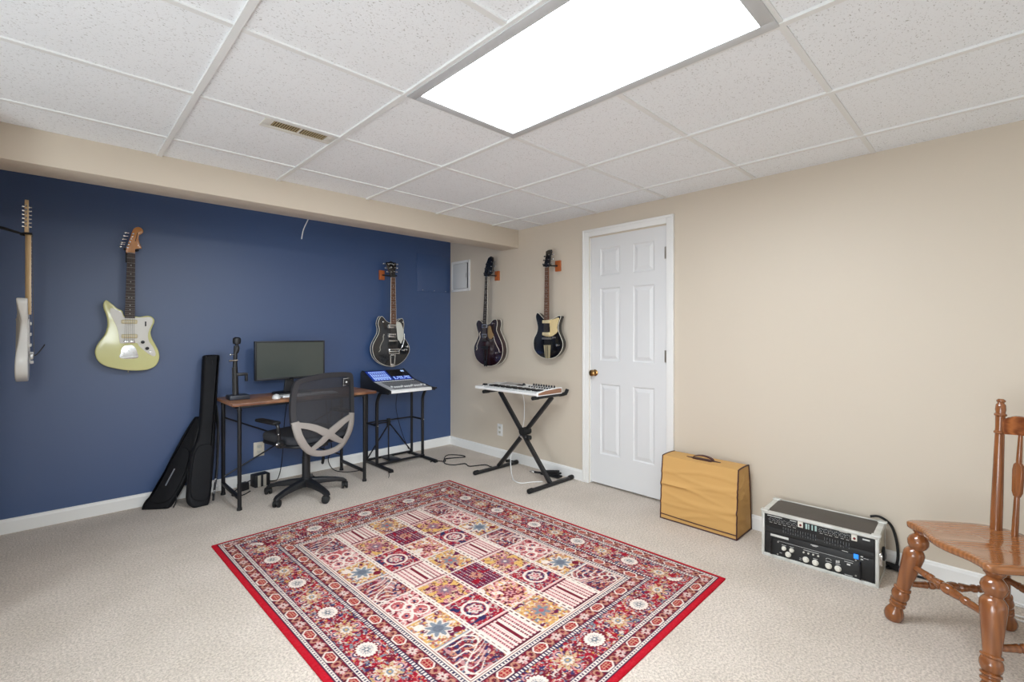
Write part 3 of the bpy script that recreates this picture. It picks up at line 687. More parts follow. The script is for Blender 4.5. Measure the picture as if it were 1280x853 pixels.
# ------------------------------------------------------------------ office chair
def mesh_fabric():
    m = bpy.data.materials.new('black_mesh_fabric'); m.use_nodes = True; nt = m.node_tree; b = nt.nodes['Principled BSDF']
    b.inputs['Base Color'].default_value = (*lin((44, 44, 48)), 1); b.inputs['Roughness'].default_value = .7
    tc = nt.nodes.new('ShaderNodeTexCoord'); w = nt.nodes.new('ShaderNodeTexChecker'); w.inputs['Scale'].default_value = 420
    nt.links.new(tc.outputs['Object'], w.inputs['Vector'])
    r = nt.nodes.new('ShaderNodeMapRange'); r.inputs['To Min'].default_value = .74; r.inputs['To Max'].default_value = .95
    nt.links.new(w.outputs['Fac'], r.inputs['Value']); nt.links.new(r.outputs['Result'], b.inputs['Alpha'])
    return m
def office_chair():
    R = thing('office_chair', 'black mesh-back office chair with grey X-shaped back support at the desk', 'chair', (1.41, 3.745, 0), math.radians(12))
    base_rot = math.radians(207-12)
    m_ch = mat('chair_black_nylon', (30, 31, 34), .4)
    hub = M(); hub.lathe([(0, .03), (.1, .046), (.75, .05), (1, .036)], (0, 0, .065), (0, 0, .135), 24); hub.build('base_hub', m_ch, R)
    for k in range(5):
        a = base_rot+k*2*PI/5; d = Vector((math.cos(a), math.sin(a), 0)); s = Vector((-d.y, d.x, 0))
        L = M(); rows = []
        for r_, zt, zb, w in ((.03, .128, .075, .030), (.12, .118, .078, .027), (.22, .100, .070, .023), (.285, .082, .056, .022), (.305, .066, .056, .016)):
            p = d*r_; rows.append([L.bm.verts.new(p+s*w*.75+Vector((0, 0, zt))), L.bm.verts.new(p+s*w+Vector((0, 0, zt-.012))), L.bm.verts.new(p+s*w*.9+Vector((0, 0, zb))), L.bm.verts.new(p-s*w*.9+Vector((0, 0, zb))), L.bm.verts.new(p-s*w+Vector((0, 0, zt-.012))), L.bm.verts.new(p-s*w*.75+Vector((0, 0, zt)))])
        for A, B in zip(rows, rows[1:]):
            for q in range(6): L.bm.faces.new((A[q], A[(q+1) % 6], B[(q+1) % 6], B[q]))
        L.bm.faces.new(rows[0]); L.bm.faces.new(rows[-1][::-1])
        leg = L.build('base_leg', m_ch, R)
        c = M(); p = d*.292; t = a+1.9+.5*k; ax = Vector((math.cos(t), math.sin(t), 0)); fw = Vector((-ax.y, ax.x, 0))
        c.cyl(p+Vector((0, 0, .045)), p+Vector((0, 0, .07)), .008)
        q = p+fw*.012
        for sg in (-1, 1): c.lathe([(0, .022), (.15, .027), (.85, .027), (1, .022)], q+ax*sg*.005+Vector((0, 0, .0275)), q+ax*sg*.024+Vector((0, 0, .0275)), 18)
        c.cyl(q-ax*.006+Vector((0, 0, .0275)), q+ax*.006+Vector((0, 0, .0275)), .010)
        hd = [(q+fw*(.024*math.cos(u))+Vector((0, 0, .032+.024*math.sin(u)))) for u in [PI*i/8 for i in range(9)]]
        c.tube(hd, .007, 8)
        c.build('caster', m_rubber, leg)
    g = M(); g.cyl((0, 0, .12), (0, 0, .30), .030); g.cyl((0, 0, .30), (0, 0, .40), .026); g.build('gas_lift', m_blackpl, R)
    mch = M(); mch.box((0, -.02, .405), (.15, .24, .05), .015); mch.box((0, -.16, .415), (.07, .14, .02), .006); mch.tube([(.07, .02, .40), (.20, .03, .395), (.24, .03, .39)], .006); mch.build('tilt_mechanism', m_blackpl, R)
    so = spline([(-.20,-.215),(-.10,-.235),(.10,-.235),(.20,-.215),(.245,-.12),(.25,.08),(.235,.19),(.15,.235),(0,.245),(-.15,.235),(-.235,.19),(-.25,.08),(-.245,-.12)], 4)
    M().prism([tuple(v) for v in so], .425, .445, .006, fn=lambda c: Vector((c.x, c.z, c.y))).build('seat_pan', m_blackpl, R)
    M().prism([tuple(v) for v in so], .443, .505, .022, fn=lambda c: Vector((c.x, c.z, c.y))).build('seat', mat('charcoal_seat_fabric', (52, 53, 58), .85, bump=(300, .2)), R)
    # backrest: gently curved shell, y as a function of x and z
    def yb(x, z): return -.245-.04*(z-.45)+.55*x*x-.05*math.exp(-((z-.52)/.12)**2)*.5-(.05*(z-.8)**2*8 if z > .8 else 0)
    def P(x, z, o=0): return Vector((x, yb(x, z)+o, z))
    top = [(-.262,.60),(-.266,.70),(-.262,.80),(-.248,.885),(-.225,.918),(-.16,.938),(0,.956),(.16,.950),(.225,.934),(.248,.895),(.262,.80),(.266,.70),(.262,.60)]
    tp = spline(top, 5, False)
    fr = M(); n = len(tp); rows = []
    for i, p in enumerate(tp):
        d = (tp[min(i+1, n-1)]-tp[max(i-1, 0)]).normalized(); nn = Vector((d.y, -d.x)); w = .036
        inn = p+nn*w
        ring = [P(p.x, p.y, -.012), P(p.x, p.y, .012), P(inn.x, inn.y, .010), P(inn.x, inn.y, -.010)]
        rows.append([fr.bm.verts.new(v) for v in ring])
    for A, B in zip(rows, rows[1:]):
        for k in range(4): fr.bm.faces.new((A[k], A[(k+1) % 4], B[(k+1) % 4], B[k]))
    fr.bm.faces.new(rows[0]); fr.bm.faces.new(rows[-1][::-1])
    fr.build('back_frame', mat('back_frame_grey', (46, 46, 50), .45), R, ang=60)
    # mesh panel
    mm = M(); NX, NZ = 24, 24; grid = []
    def lim(z):
        pts = [(.40, .10), (.47, .17), (.52, .21), (.60, .245), (.80, .245), (.885, .228), (.93, .16), (.95, .05)]
        for (a, wa), (b, wb) in zip(pts, pts[1:]):
            if a <= z <= b: return wa+(wb-wa)*(z-a)/(b-a)
        return .05
    for j in range(NZ+1):
        z = .50+(.944-.50)*j/NZ; row = []
        for i in range(NX+1):
            x = lim(z)*(2*i/NX-1); row.append(mm.bm.verts.new(P(x, z, .004)))
        grid.append(row)
    for j in range(NZ):
        for i in range(NX): mm.bm.faces.new((grid[j][i], grid[j][i+1], grid[j+1][i+1], grid[j+1][i]))
    mm.build('mesh_panel', mesh_fabric(), R)
    # silver lower frame
    ms = mat('warm_grey_back_support', (150, 143, 137), .34, spec=.5)
    def band(path, ws, name, th=.014, off=-.016):
        sp = spline(path, 6, False); b = M(); rows = []; n = len(sp)
        wl = [ws[0]+(ws[1]-ws[0])*i/(n-1) for i in range(n)] if len(ws) == 2 else [ws[0]+(ws[1]-ws[0])*min(1, i/(n-1)*2) if i < n/2 else ws[1]+(ws[2]-ws[1])*(i/(n-1)*2-1) for i in range(n)]
        for i, p in enumerate(sp):
            d = (sp[min(i+1, n-1)]-sp[max(i-1, 0)]).normalized(); nn = Vector((d.y, -d.x)); w = wl[i]/2
            A, B = p+nn*w, p-nn*w
            ring = [P(A.x, A.y, off), P(A.x*.97+B.x*.03, A.y*.97+B.y*.03, off-.003), P(A.x*.5+B.x*.5, A.y*.5+B.y*.5, off-.006), P(A.x*.03+B.x*.97, A.y*.03+B.y*.97, off-.003), P(B.x, B.y, off), P(B.x, B.y, off+th), P(A.x, A.y, off+th)]
            rows.append([b.bm.verts.new(v) for v in ring])
        for A, B in zip(rows, rows[1:]):
            for k in range(7): b.bm.faces.new((A[k], A[(k+1) % 7], B[(k+1) % 7], B[k]))
        b.bm.faces.new(rows[0]); b.bm.faces.new(rows[-1][::-1])
        return b.build(name, ms, R, ang=50)
    band([(-.240,.625),(-.222,.53),(-.175,.445),(-.115,.388),(-.04,.365),(.05,.365),(.125,.385),(.180,.445),(.215,.53),(.235,.625)], (.050, .042, .050), 'back_support_loop')
    band([(-.238,.605),(-.13,.575),(-.02,.515),(.07,.455),(.155,.41)], (.036, .058, .030), 'back_support_bar', .012, -.015)
    band([(.233,.605),(.13,.572),(.02,.515),(-.05,.455),(-.125,.405)], (.034, .058, .030), 'back_support_bar', .012, -.0165)
    t = M(); t.box(P(.165, .875, -.016), (.062, .003, .058), .001); tg = t.build('back_label', m_blackpl, R)
    st = M()
    for k in range(6):
        u = -.026+k*.0104
        for s in (-1, 1): st.box(P(.165+u, .875+s*.026, -.0185), (.006, .001, .0018)); st.box(P(.165+s*.028, .875+u, -.0185), (.0018, .001, .006))
    st.ball(P(.167, .873, -.019), (.008, .003, .007)); st.build('label_stitching', m_whitepl, tg)
    # arms: a tube from the seat side up to a flat pad
    for s in (-1, 1):
        piv = Vector((s*.288, -.13, .470))
        a = M(); a.lathe([(0, .018), (.2, .026), (.8, .026), (1, .020)], piv-Vector((.028, 0, 0)), piv+Vector((.028, 0, 0)), 18)
        a.box((s*.22, -.10, .440), (.13, .06, .022), .006)
        a.build('arm_pivot', m_ch, R)
        tip = piv+Vector((s*.020, -.012, .125)); bend = tip+Vector((0, .012, .014))
        M().tube(spline([piv+Vector((s*.006, 0, .0)), piv.lerp(tip, .5), tip, bend+Vector((0, .02, 0))], 4, False), [.012]*12+[.011], 10).build('arm_post', m_ch, R)
        pd = M(); pd.box(bend+Vector((0, .12, .006)), (.058, .25, .024), .010, seg=3); pd.build('arm_pad', m_rubber, R)
        sc = M(); sc.ball(tip.lerp(piv, .45)+Vector((-.008, -.012, 0)), .006); sc.ball(piv+Vector((-.03, -.018, 0)), .010); sc.build('arm_bolts', m_chrome, R)
office_chair()
# ------------------------------------------------------------------ mixer and its stand
def mixer_stand():
    R = thing('mixer_stand', 'black metal stand with curved posts carrying the mixing console', 'stand', (2.42, 4.08, 0))
    for s in (-1, 1):
        x = s*.25
        foot = M(); foot.box((x-.01*s, -.03, .016), (.034, .50, .020), .003); foot.box((x-.01*s, -.265, .010), (.036, .04, .020), .003); foot.box((x-.01*s, .19, .010), (.036, .04, .020), .003); foot.build('foot', m_black, R)
        p = M(); p.tube(spline([(x, -.03, .026), (x, -.03, .30), (x, -.03, .56), (x, -.045, .63), (x, -.085, .685), (x, -.13, .703), (x, -.235, .708)], 6, False), .0145, 12); p.build('curved_post', m_black, R)
        M().cyl((x, .17, .026), (x, .17, .700), .013).build('rear_post', m_black, R)
        M().box((x, .07, .385), (.014, .21, .014), .002).build('side_rail', m_black, R)
        b = M(); b.ball((x, -.047, .385), .006); b.build('bolt', m_chrome, R)
        a = M(); a.box((x, -.03, .716), (.036, .42, .012), .003); a.box((x, -.238, .716), (.040, .03, .016), .004); a.build('support_arm', m_black, R)
    M().box((0, .17, .385), (.50, .012, .012), .002).build('rear_rail', m_black, R)
    for y in (-.055, .17): M().box((0, y, .030), (.50, .024, .018), .003).build('floor_rail', m_black, R)
    M().box((-.05, .055, .030), (.11, .25, .012), .003).build('floor_plate', m_black, R)
    k = M(); k.cyl((-.09, .04, .36), (-.09, .04, .425), .017); k.ball((-.09, .025, .395), .014); k.build('clutch', m_rubber, R)
    M().cyl((-.09, .04, .036), (-.09, .04, .40), .0065).build('center_rod', m_black, R)
    M().tube([(-.25, .04, .392), (-.09, .04, .392)], .006, 8).build('cross_arm', m_black, R)
    M().tube([(-.09, .04, .392), (.24, .165, .036)], .0065, 8).build('diagonal_brace', m_black, R)
    M().tube([(-.09, .05, .36), (-.25, .165, .036)], .0065, 8).build('diagonal_brace', m_black, R)
    M().tube(spline([(.06, .12, .70), (.05, .14, .5), (.12, .15, .25), (.20, .15, .06)], 6, False), .003, 6).build('cable_tie', m_rubber, R)
mixer_stand()
def mixer():
    R = thing('mixing_console', 'digital mixing console with blue lit screen and silver fader bed', 'mixer', (2.305, 3.93, .7245))
    L, D = .45, .54; y0, y1 = -.27, .27
    side = [(y0, .0), (y1, .0), (y1, .150), (y1-.03, .172), (.045, .082), (y0, .026)]
    for s in (-1, 1):
        M().prism(side, s*L/2-s*.018, s*L/2, .003, fn=lambda c: Vector((c.y, c.x, c.z))).build('side_cheek', m_blackpl, R)
    c = [(y0+.002, .0), (y1-.002, .0), (y1-.002, .145), (y1-.032, .166), (.045, .077), (y0+.002, .022)]
    M().prism(c, -L/2+.018, L/2-.018, 0, fn=lambda c: Vector((c.y, c.x, c.z))).build('console_body', m_blackpl, R, smooth=False)
    # inclined faces
    def face(ya, za, yb_, zb):
        d = Vector((0, yb_-ya, zb-za)); ln = d.length; d.normalize(); n = Vector((0, -d.z, d.y))
        return (lambda x, t, o=0: Vector((x, ya, za))+d*t+n*o), ln, Matrix((Vector((1, 0, 0)), d, n)).transposed()
    U, lu, ru = face(.045, .077, y1-.032, .166); F, lf, rf = face(y0+.002, .022, .045, .077)
    def on(P, r, x, t, sx, st, h, m, name, par=R, bev=0.):
        return M().box(P(x, t, h/2), (sx, st, h), bev, rot=r).build(name, m, par, smooth=bool(bev))
    mscr = mat('blue_backlit_screen', (18, 40, 120), .3, emit=((24, 66, 190), .38))
    left = on(U, ru, -.098, lu*.50, .205, lu*.86, .003, mscr, 'channel_display')
    right = on(U, ru, .112, lu*.66, .19, lu*.55, .003, mat('dark_touchscreen', (30, 28, 30), .2), 'touchscreen')
    mled = mat('pale_blue_lit_marks', (190, 215, 255), .4, emit=((170, 200, 255), .7))
    rows = [(.14, 6, .018), (.26, 9, .012), (.38, 9, .012), (.52, 8, .012), (.66, 8, .010), (.80, 9, .010)]
    for ri, (t, n, w) in enumerate(rows):
        for k in range(n):
            x = -.185+(.175)*(k+.5)/n
            M().box(U(x, lu*t, .0042), (w, lu*(.055+.03*(ri % 2)), .0012), rot=ru).build('lit_label', mled, left, smooth=False)
    bank = on(U, ru, .112, lu*.20, .19, lu*.30, .003, mscr, 'control_bank')
    for t in (.13, .22, .30):
        for k in range(9):
            if (k+int(t*100)) % 4 == 3: continue
            M().box(U(.030+k*.0195, lu*t, .0045), (.011, lu*.045, .002), .0005, rot=ru).build('lit_button', mled, bank)
    for k in range(3): M().box(U(.165+.012*k, lu*.80, .004), (.007, lu*.12, .002), rot=ru).build('lit_button', mled, right, smooth=False)
    msv = mat('silver_grey_panel', (196, 197, 198), .4, .1)
    bed = on(F, rf, 0, lf*.5, L-.038, lf-.004, .002, mat('fader_bed_grey', (150, 151, 153), .45, .1), 'fader_bed')
    on(F, rf, 0, lf*.035, L-.036, lf*.07, .006, mat('silver_front_lip', (240, 240, 238), .4), 'front_lip', R, .002)
    M().box((0, y0+.0005, .012), (L-.036, .004, .020), .001).build('front_edge', mat('silver_front_edge', (226, 226, 224), .4), R)
    on(F, rf, 0, lf*.955, L-.036, lf*.07, .004, msv, 'button_strip')
    on(F, rf, -.185, lf*.5, .06, lf*.8, .003, msv, 'left_panel')
    for k in range(16):
        M().box(F(-.20+k*.0262, lf*.955, .005), (.013, lf*.04, .003), .0006, rot=rf).build('strip_button', m_whitepl, bed)
    mcap = mat('fader_cap_grey', (228, 228, 226), .4)
    for k in range(17):
        x = -.14+k*.0206
        M().box(F(x, lf*.48, .0024), (.0022, lf*.55, .001), rot=rf).build('fader_slot', m_rubber, bed, smooth=False)
        M().box(F(x, lf*(.30 if k % 5 else .36), .007), (.011, lf*.085, .010), .002, rot=rf).build('fader_cap', mcap, bed)
    for k in range(17):
        M().box(F(-.14+k*.0206, lf*.84, .0035), (.012, lf*.035, .003), .0006, rot=rf).build('channel_button', m_rubber, bed)
mixer()
# ------------------------------------------------------------------ gig bags leaning on the blue wall
m_nylon = mat('black_nylon', (15, 16, 21), .7, bump=(30, .35), noise=(14, (10, 11, 15), .25), spec=.3)
m_webbing = mat('black_webbing', (20, 20, 23), .7)
def tilted(ex, ez, n):
    ex, ez, n = Vector(ex), Vector(ez), Vector(n)
    def f(c):
        p = ex*c.x+ez*c.z-n*c.y
        if p.z < .003: p.z = .003
        return p
    return f
def bag_tall():
    R = thing('gig_bag', 'tall narrow black guitar bag standing against the blue wall left of the desk', 'bag', (.757, 4.0, 0))
    F = tilted((1, 0, 0), (0, .18209, .98328), (0, -.98328, .18209))
    o = [(.067,1.085),(.078,1.104),(.163,1.104),(.174,1.088),(.167,1.018),(.147,.807),(.131,.631),(.114,.414),(.090,.176),(.066,.022),(.033,.0),(-.025,.0),(-.056,.03),(-.068,.071),(-.064,.138),(-.053,.273),(-.038,.368),(-.012,.445),(.009,.49),(.028,.614),(.046,.816),(.059,.993)]
    sp = [tuple(v) for v in spline(o, 4)]
    M().prism(sp, 0, .085, .020, fn=F).build('bag_body', m_nylon, R, ang=70)
    # raised seam with the zip, and the flat front pocket
    z = M(); z.tube([F(Vector((x, .035, zz))) for x, zz in [tuple(v) for v in spline([(-.062,.10),(-.051,.28),(-.008,.46),(.031,.614),(.050,.82),(.063,.99)], 5, False)]], .0045, 6); z.build('zip', m_webbing, R)
    pk = [(-.045,.08),(.055,.06),(.085,.30),(.095,.42),(.03,.44),(-.012,.40),(-.04,.26)]
    M().prism([tuple(v) for v in spline(pk, 4)], -.012, .004, .006, fn=F, back_bev=0).build('front_pocket', m_nylon, R, ang=60)
    p = M(); p.tube([F(Vector((.118, -.004, 1.06))), F(Vector((.118, -.006, 1.03)))], .004, 6); p.build('zip_pull', m_webbing, R)
    for q, pts in enumerate(([(.142,.05,.72),(.146,.03,.60),(.134,.01,.45),(.122,.0,.30),(.104,.0,.15),(.086,.0,.03)], [(.140,.07,.68),(.150,.06,.50),(.138,.05,.34),(.122,.05,.18),(.098,.05,.06)])):
        b = M(); sp2 = spline(pts, 6, False); rows = []
        for v in sp2:
            rows.append([b.bm.verts.new(F(Vector((v.x+dx, v.y+dy, v.z)))) for dx, dy in ((-.004, -.016), (.004, -.016), (.004, .016), (-.004, .016))])
        for A, B in zip(rows, rows[1:]):
            for k in range(4): b.bm.faces.new((A[k], A[(k+1) % 4], B[(k+1) % 4], B[k]))
        b.bm.faces.new(rows[0]); b.bm.faces.new(rows[-1][::-1]); b.build('shoulder_strap', m_webbing, R)
    mbk = mat('worn_buckle', (150, 150, 152), .4)
    for (x, zz) in ((.104, .17), (.094, .09), (.112, .13)): M().box(F(Vector((x, -.012, zz))), (.014, .006, .026), .002).build('strap_buckle', mbk, R)
bag_tall()
def bag_small():
    ex, ez, n = (.80356, -.59523, 0), (.20213, .27288, .94058), (-.55986, -.75581, .33959)
    R = thing('gig_bag', 'shorter slanted black guitar bag leaning at the baseboard, with a grey front zip', 'bag', (.447, 4.22, 0))
    F = tilted(ex, ez, n)
    o = [(.23,.645),(.244,.659),(.270,.656),(.284,.623),(.285,.537),(.279,.394),(.266,.254),(.223,.126),(.176,.02),(.158,.0),(.018,.0),(-.004,.018),(.008,.062),(.038,.107),(.072,.185),(.114,.329),(.152,.447),(.193,.562)]
    M().prism([tuple(v) for v in spline(o, 4)], 0, .055, .018, fn=F).build('bag_body', m_nylon, R, ang=70)
    pk = [(.06,.06),(.17,.06),(.235,.20),(.255,.38),(.20,.43),(.15,.36),(.10,.20)]
    M().prism([tuple(v) for v in spline(pk, 4)], -.010, .004, .006, fn=F, back_bev=0).build('front_pocket', m_nylon, R, ang=60)
    M().tube([F(Vector((.176, -.0115, .278))), F(Vector((.157, -.012, .222))), F(Vector((.137, -.0115, .163)))], .0045, 6).build('zip', mat('grey_zip', (120, 124, 132), .5), R)
    M().tube(spline([F(Vector((.205, .02, .10))), F(Vector((.215, .01, .05))), F(Vector((.205, .01, .012)))], 4, False), .004, 6).build('strap_end', m_webbing, R)
bag_small()
# ------------------------------------------------------------------ synthesizer on its X stand
def kb_stand():
    R = thing('keyboard_stand', 'black X-shaped stand under the white keyboard', 'stand', (2.93, 2.90, 0), -PI/2)
    # local x: to the right (-Y of the room), local y: towards the wall
    bm_ = mat('black_powder_coat', (30, 30, 32), .4)
    for s, (xf, y0, y1) in ((-1, (-.325, -.272, .262)), (1, (.34, -.278, .268))):
        f = M(); f.box((xf, (y0+y1)/2, .018), (.030, y1-y0-.06, .026), .004); fb = f.build('floor_bar', bm_, R)
        for y, d in ((y0, 1), (y1, -1)): M().lathe([(0, .017), (.15, .020), (.85, .020), (1, .017)], (xf, y, .0205), (xf, y+d*.05, .0205), 12).build('end_cap', m_rubber, fb)
    xl, xr, zt = -.268, .325, .735
    for (xa, za, xb, zb, y, nm) in ((xl, zt, .34, .026, -.018, 'cross_leg'), (xr, zt, -.325, .026, .018, 'cross_leg')):
        a, b = Vector((xa, y, za-.012)), Vector((xb, y, zb)); d = (b-a); L = d.length; ang = math.atan2(d.x, d.z)
        M().box((a+b)/2, (.032, .030, L), .004, rot=Matrix.Rotation(ang, 3, 'Y')).build(nm, bm_, R)
    for x in (xl, xr):
        a = M(); a.cyl((x, -.20, zt), (x, .20, zt), .013); ar = a.build('support_arm', bm_, R)
        c = M(); c.cyl((x, -.215, zt), (x, -.15, zt), .0155); c.build('rubber_sleeve', m_rubber, ar)
        c = M(); c.tube(spline([(x, .11, zt), (x, .165, zt), (x, .195, zt+.008), (x, .215, zt+.035)], 4, False), .0155, 10); c.build('rubber_sleeve', m_rubber, ar)
    # hub with locking knob
    zx = .375; xx = .035
    h = M(); h.cyl((xx, -.045, .405), (xx, .045, .405), .034); h.box((xx+.02, .0, .36), (.07, .05, .02), .004); h.build('pivot_hub', m_rubber, R)
    h = M(); h.lathe([(0, .012), (.2, .020), (.8, .020), (1, .012)], (xx+.06, -.03, .362), (xx+.095, -.03, .366), 12); h.build('lock_knob', m_rubber, R)
    M().prism([(xx-.045+.09*k/8, .362-.022*math.sin(PI*k/8)) for k in range(9)]+[(xx+.045, .368), (xx-.045, .368)], -.03, -.024, .001).build('lock_plate', m_chrome, R)
kb_stand()
def synth():
    R = thing('synthesizer', 'white keyboard with brown end panels and black knobs on the X stand', 'keyboard', (2.87, 2.91, .7525), -PI/2)
    prof = [(-.148,.006),(-.140,.0),(.140,.0),(.148,.008),(.148,.040),(.140,.047),(.02,.036),(-.005,.030),(-.010,.022),(-.138,.022),(-.148,.024)]
    xl, xr = -.285, .372
    M().prism(prof, xl, xr, 0, fn=lambda c: Vector((c.y, c.x, c.z))).build('keyboard_body', mat('white_keyboard_shell', (236, 236, 234), .35), R, smooth=False)
    # left cheek block with wheels
    c = M(); c.prism([(-.148,.004),(.148,.004),(.148,.036),(.13,.040),(-.148,.026)], -.380, xl-.0005, .003, fn=lambda c: Vector((c.y, c.x, c.z))); c.build('left_cheek', m_whitepl, R)
    for x in (-.345, -.32): M().cyl((x-.006, -.07, .026), (x+.006, -.07, .026), .018, seg=20).build('wheel', m_blackpl, R)
    s = M(); ep = [(-.150,.0),(.150,.0),(.150,.050),(.115,.053),(-.05,.046),(-.150,.030)]
    s.prism(ep, xr, xr+.010, .002, fn=lambda c: Vector((c.y, c.x, c.z))); s.build('end_cheek', m_whitepl, R)
    M().prism([(-.138,.008),(.140,.008),(.140,.042),(.11,.045),(-.05,.038),(-.138,.024)], xr+.0095, xr+.013, .001, fn=lambda c: Vector((c.y, c.x, c.z))).build('end_panel', mat('brown_end_panel', (146, 104, 78), .45), R)
    n = 29; x0, x1 = xl+.012, xr-.012; w = (x1-x0)/n
    mk = mat('white_key', (214, 216, 216), .3); mb = mat('black_key', (18, 18, 20), .35)
    kbd = M().box(((x0+x1)/2, -.0745, .0225), (x1-x0, .128, .002)).build('key_bed', m_rubber, R, smooth=False)
    for k in range(n):
        M().box((x0+w*(k+.5), -.0745, .0265), (w-.0012, .126, .007), .001).build('white_key', mk, R)
        if k < n-1 and k % 7 not in (2, 6): M().box((x0+w*(k+1), -.050, .0345), (w*.58, .080, .012), .002).build('black_key', mb, R)
    t = lambda y: .0345+(y-.02)*.0092/.10+.0015
    d = M().box((-.155, .085, .0415), (.20, .095, .004), .001, rot=Matrix.Rotation(.09, 3, 'X')).build('control_panel', mat('grey_control_panel', (176, 172, 170), .4), R)
    M().box((-.03, .08, .0425), (.09, .05, .003), .001, rot=Matrix.Rotation(.09, 3, 'X')).build('display', m_blackpl, R)
    mk2 = mat('black_knob', (22, 22, 26), .4)
    knob_ = lambda x, y, r, h: M().lathe([(0, r), (.7, r*.9), (1, r*.6)], (x, y, .038+.0092*(y-.02)/.1), (x, y, .038+.0092*(y-.02)/.1+h), 12).build('control_knob', mk2, R)
    knob_(.015, .075, .013, .018)
    for k in range(9):
        knob_(.105+k*.029, .105, .008, .018)
        M().box((.105+k*.029, .050, .0425), (.009, .016, .012), .002).build('slider_cap', mk2, R)
synth()
# ------------------------------------------------------------------ cables and small things on the carpet
def cable(name, pts, r, m, label, cat='cable', n=8):
    return tag(M().tube(spline(pts, n, False), r, 8).build(name, m, None), label, cat)
cz = .006
cable('power_cable', [(2.62, 3.84, cz),(2.672, 3.848, cz),(2.735, 3.76, cz),(2.80, 3.86, cz),(2.90, 3.93, cz),(2.985, 3.83, cz),(2.955, 3.73, .014),(2.87, 3.80, cz),(2.76, 3.80, .015),(2.69, 3.70, cz),(2.72, 3.60, cz),(2.82, 3.56, cz),(2.80, 3.46, cz),(2.93, 3.40, cz),(2.93, 3.32, cz),(2.935, 3.262, cz)], .0048, m_rubber, 'black cable looped on the carpet between mixer stand and keyboard stand')
cable('keyboard_cable', [(2.985, 2.985, .748),(3.04, 2.99, .66),(3.05, 3.0, .45),(3.05, 3.06, .30),(2.99, 3.10, .15),(2.92, 3.03, .04),(2.86, 2.95, cz),(2.80, 2.87, cz),(2.79, 2.78, cz),(2.88, 2.73, cz),(2.95, 2.68, cz)], .0035, m_whitepl, 'thin white cable hanging from the white keyboard down to the carpet')
def strap():
    R = thing('folded_strap', 'folded black strap with a metal ring on the carpet by the baseboard', 'strap', (3.10, 2.78, 0), -PI/2)
    b = M()
    for k, (z, l, r) in enumerate(((.012, .22, -.05), (.030, .20, .04), (.046, .17, -.02))):
        b.box((.045, .02-.004*k, z), (l, .055, .017), .006, rot=Matrix.Rotation(r, 3, 'Z') @ Matrix.Rotation(-.10-.05*k, 3, 'Y'))
    b.build('strap_webbing', m_webbing, R)
    M().tube(spline([(-.05, .01, .015), (-.09, .0, .012), (-.125, -.01, .010)], 4, False), .009, 8).build('strap_tail', m_webbing, R)
    M().tube([(-.15+.026*math.cos(t), -.012+.02*math.sin(t), .012) for t in [2*PI*k/20 for k in range(20)]], .003, 6, closed=True).build('metal_ring', m_chrome, R)
strap()
pl_ = thing('cable_plug', 'small black cable plug on the carpet near the left foot of the keyboard stand', 'plug', (3.17, 3.33, 0), -.6)
M().box((0, 0, .013), (.05, .024, .024), .005).build('plug_body', m_rubber, pl_); M().cyl((.02, 0, .012), (.055, 0, .008), .006).build('plug_tip', m_rubber, pl_)
def power_brick(name, label, loc, rz, d, mf=None):
    R = thing(name, label, 'power supply', loc, rz)
    M().box((0, 0, d[2]/2), d, .006).build('brick_body', m_blackpl, R)
    if mf:
        for x in (-.028, .016): M().box((x, -d[1]/2-.001, d[2]/2), (.024, .004, d[2]*.92), .001).build('silver_plate', mf, R)
    return R
power_brick('power_supply', 'black power box with silver plates by the baseboard under the desk', (1.225, 4.235, 0), .15, (.12, .09, .10), mat('silver_plate_metal', (196, 190, 178), .35, .4))
power_brick('power_adapter', 'small black power adapter on the carpet behind the left desk legs', (1.09, 4.20, 0), .3, (.07, .055, .06))
cable('desk_cable', [(1.18, 4.25, .06),(1.13, 4.26, .04),(1.11, 4.22, .05),(1.03, 4.20, cz),(.99, 4.10, cz),(1.05, 4.06, cz),(1.12, 4.12, cz)], .004, m_rubber, 'black cable from the small adapter behind the left desk legs')
cable('monitor_cable', [(1.44, 4.23, .715),(1.43, 4.28, .5),(1.42, 4.29, .25),(1.40, 4.29, .08),(1.36, 4.27, cz),(1.28, 4.24, .03)], .0035, m_rubber, 'thin black cable hanging down the wall below the monitor')
cable('hanging_cable', [(1.76, 4.23, .715),(1.80, 4.27, .45),(1.84, 4.28, .20),(1.80, 4.26, .10),(1.82, 4.20, .02),(1.88, 4.10, cz),(1.98, 4.05, cz),(2.06, 4.10, cz)], .0035, m_rubber, 'black cable hanging behind the right end of the desk')
cable('pedal_cable', [(2.15, 3.80, .022),(2.13, 3.76, .012),(2.11, 3.72, cz),(2.08, 3.68, cz)], .0028, m_rubber, 'short thin cable end at the front foot of the mixer stand')
def adapter_hang():
    R = thing('cable_connector', 'black cable connector hanging near the right rear desk leg', 'plug', (1.745, 4.255, 0))
    M().lathe([(0, .004), (.1, .012), (.7, .014), (1, .006)], (0, 0, .07), (.012, 0, .15), 10).build('connector_body', m_rubber, R)
    M().tube(spline([(.012, 0, .15), (.02, 0, .25), (.06, -.03, .45), (.07, -.04, .715)], 5, False), .003, 6).build('connector_wire', m_rubber, R)
adapter_hang()
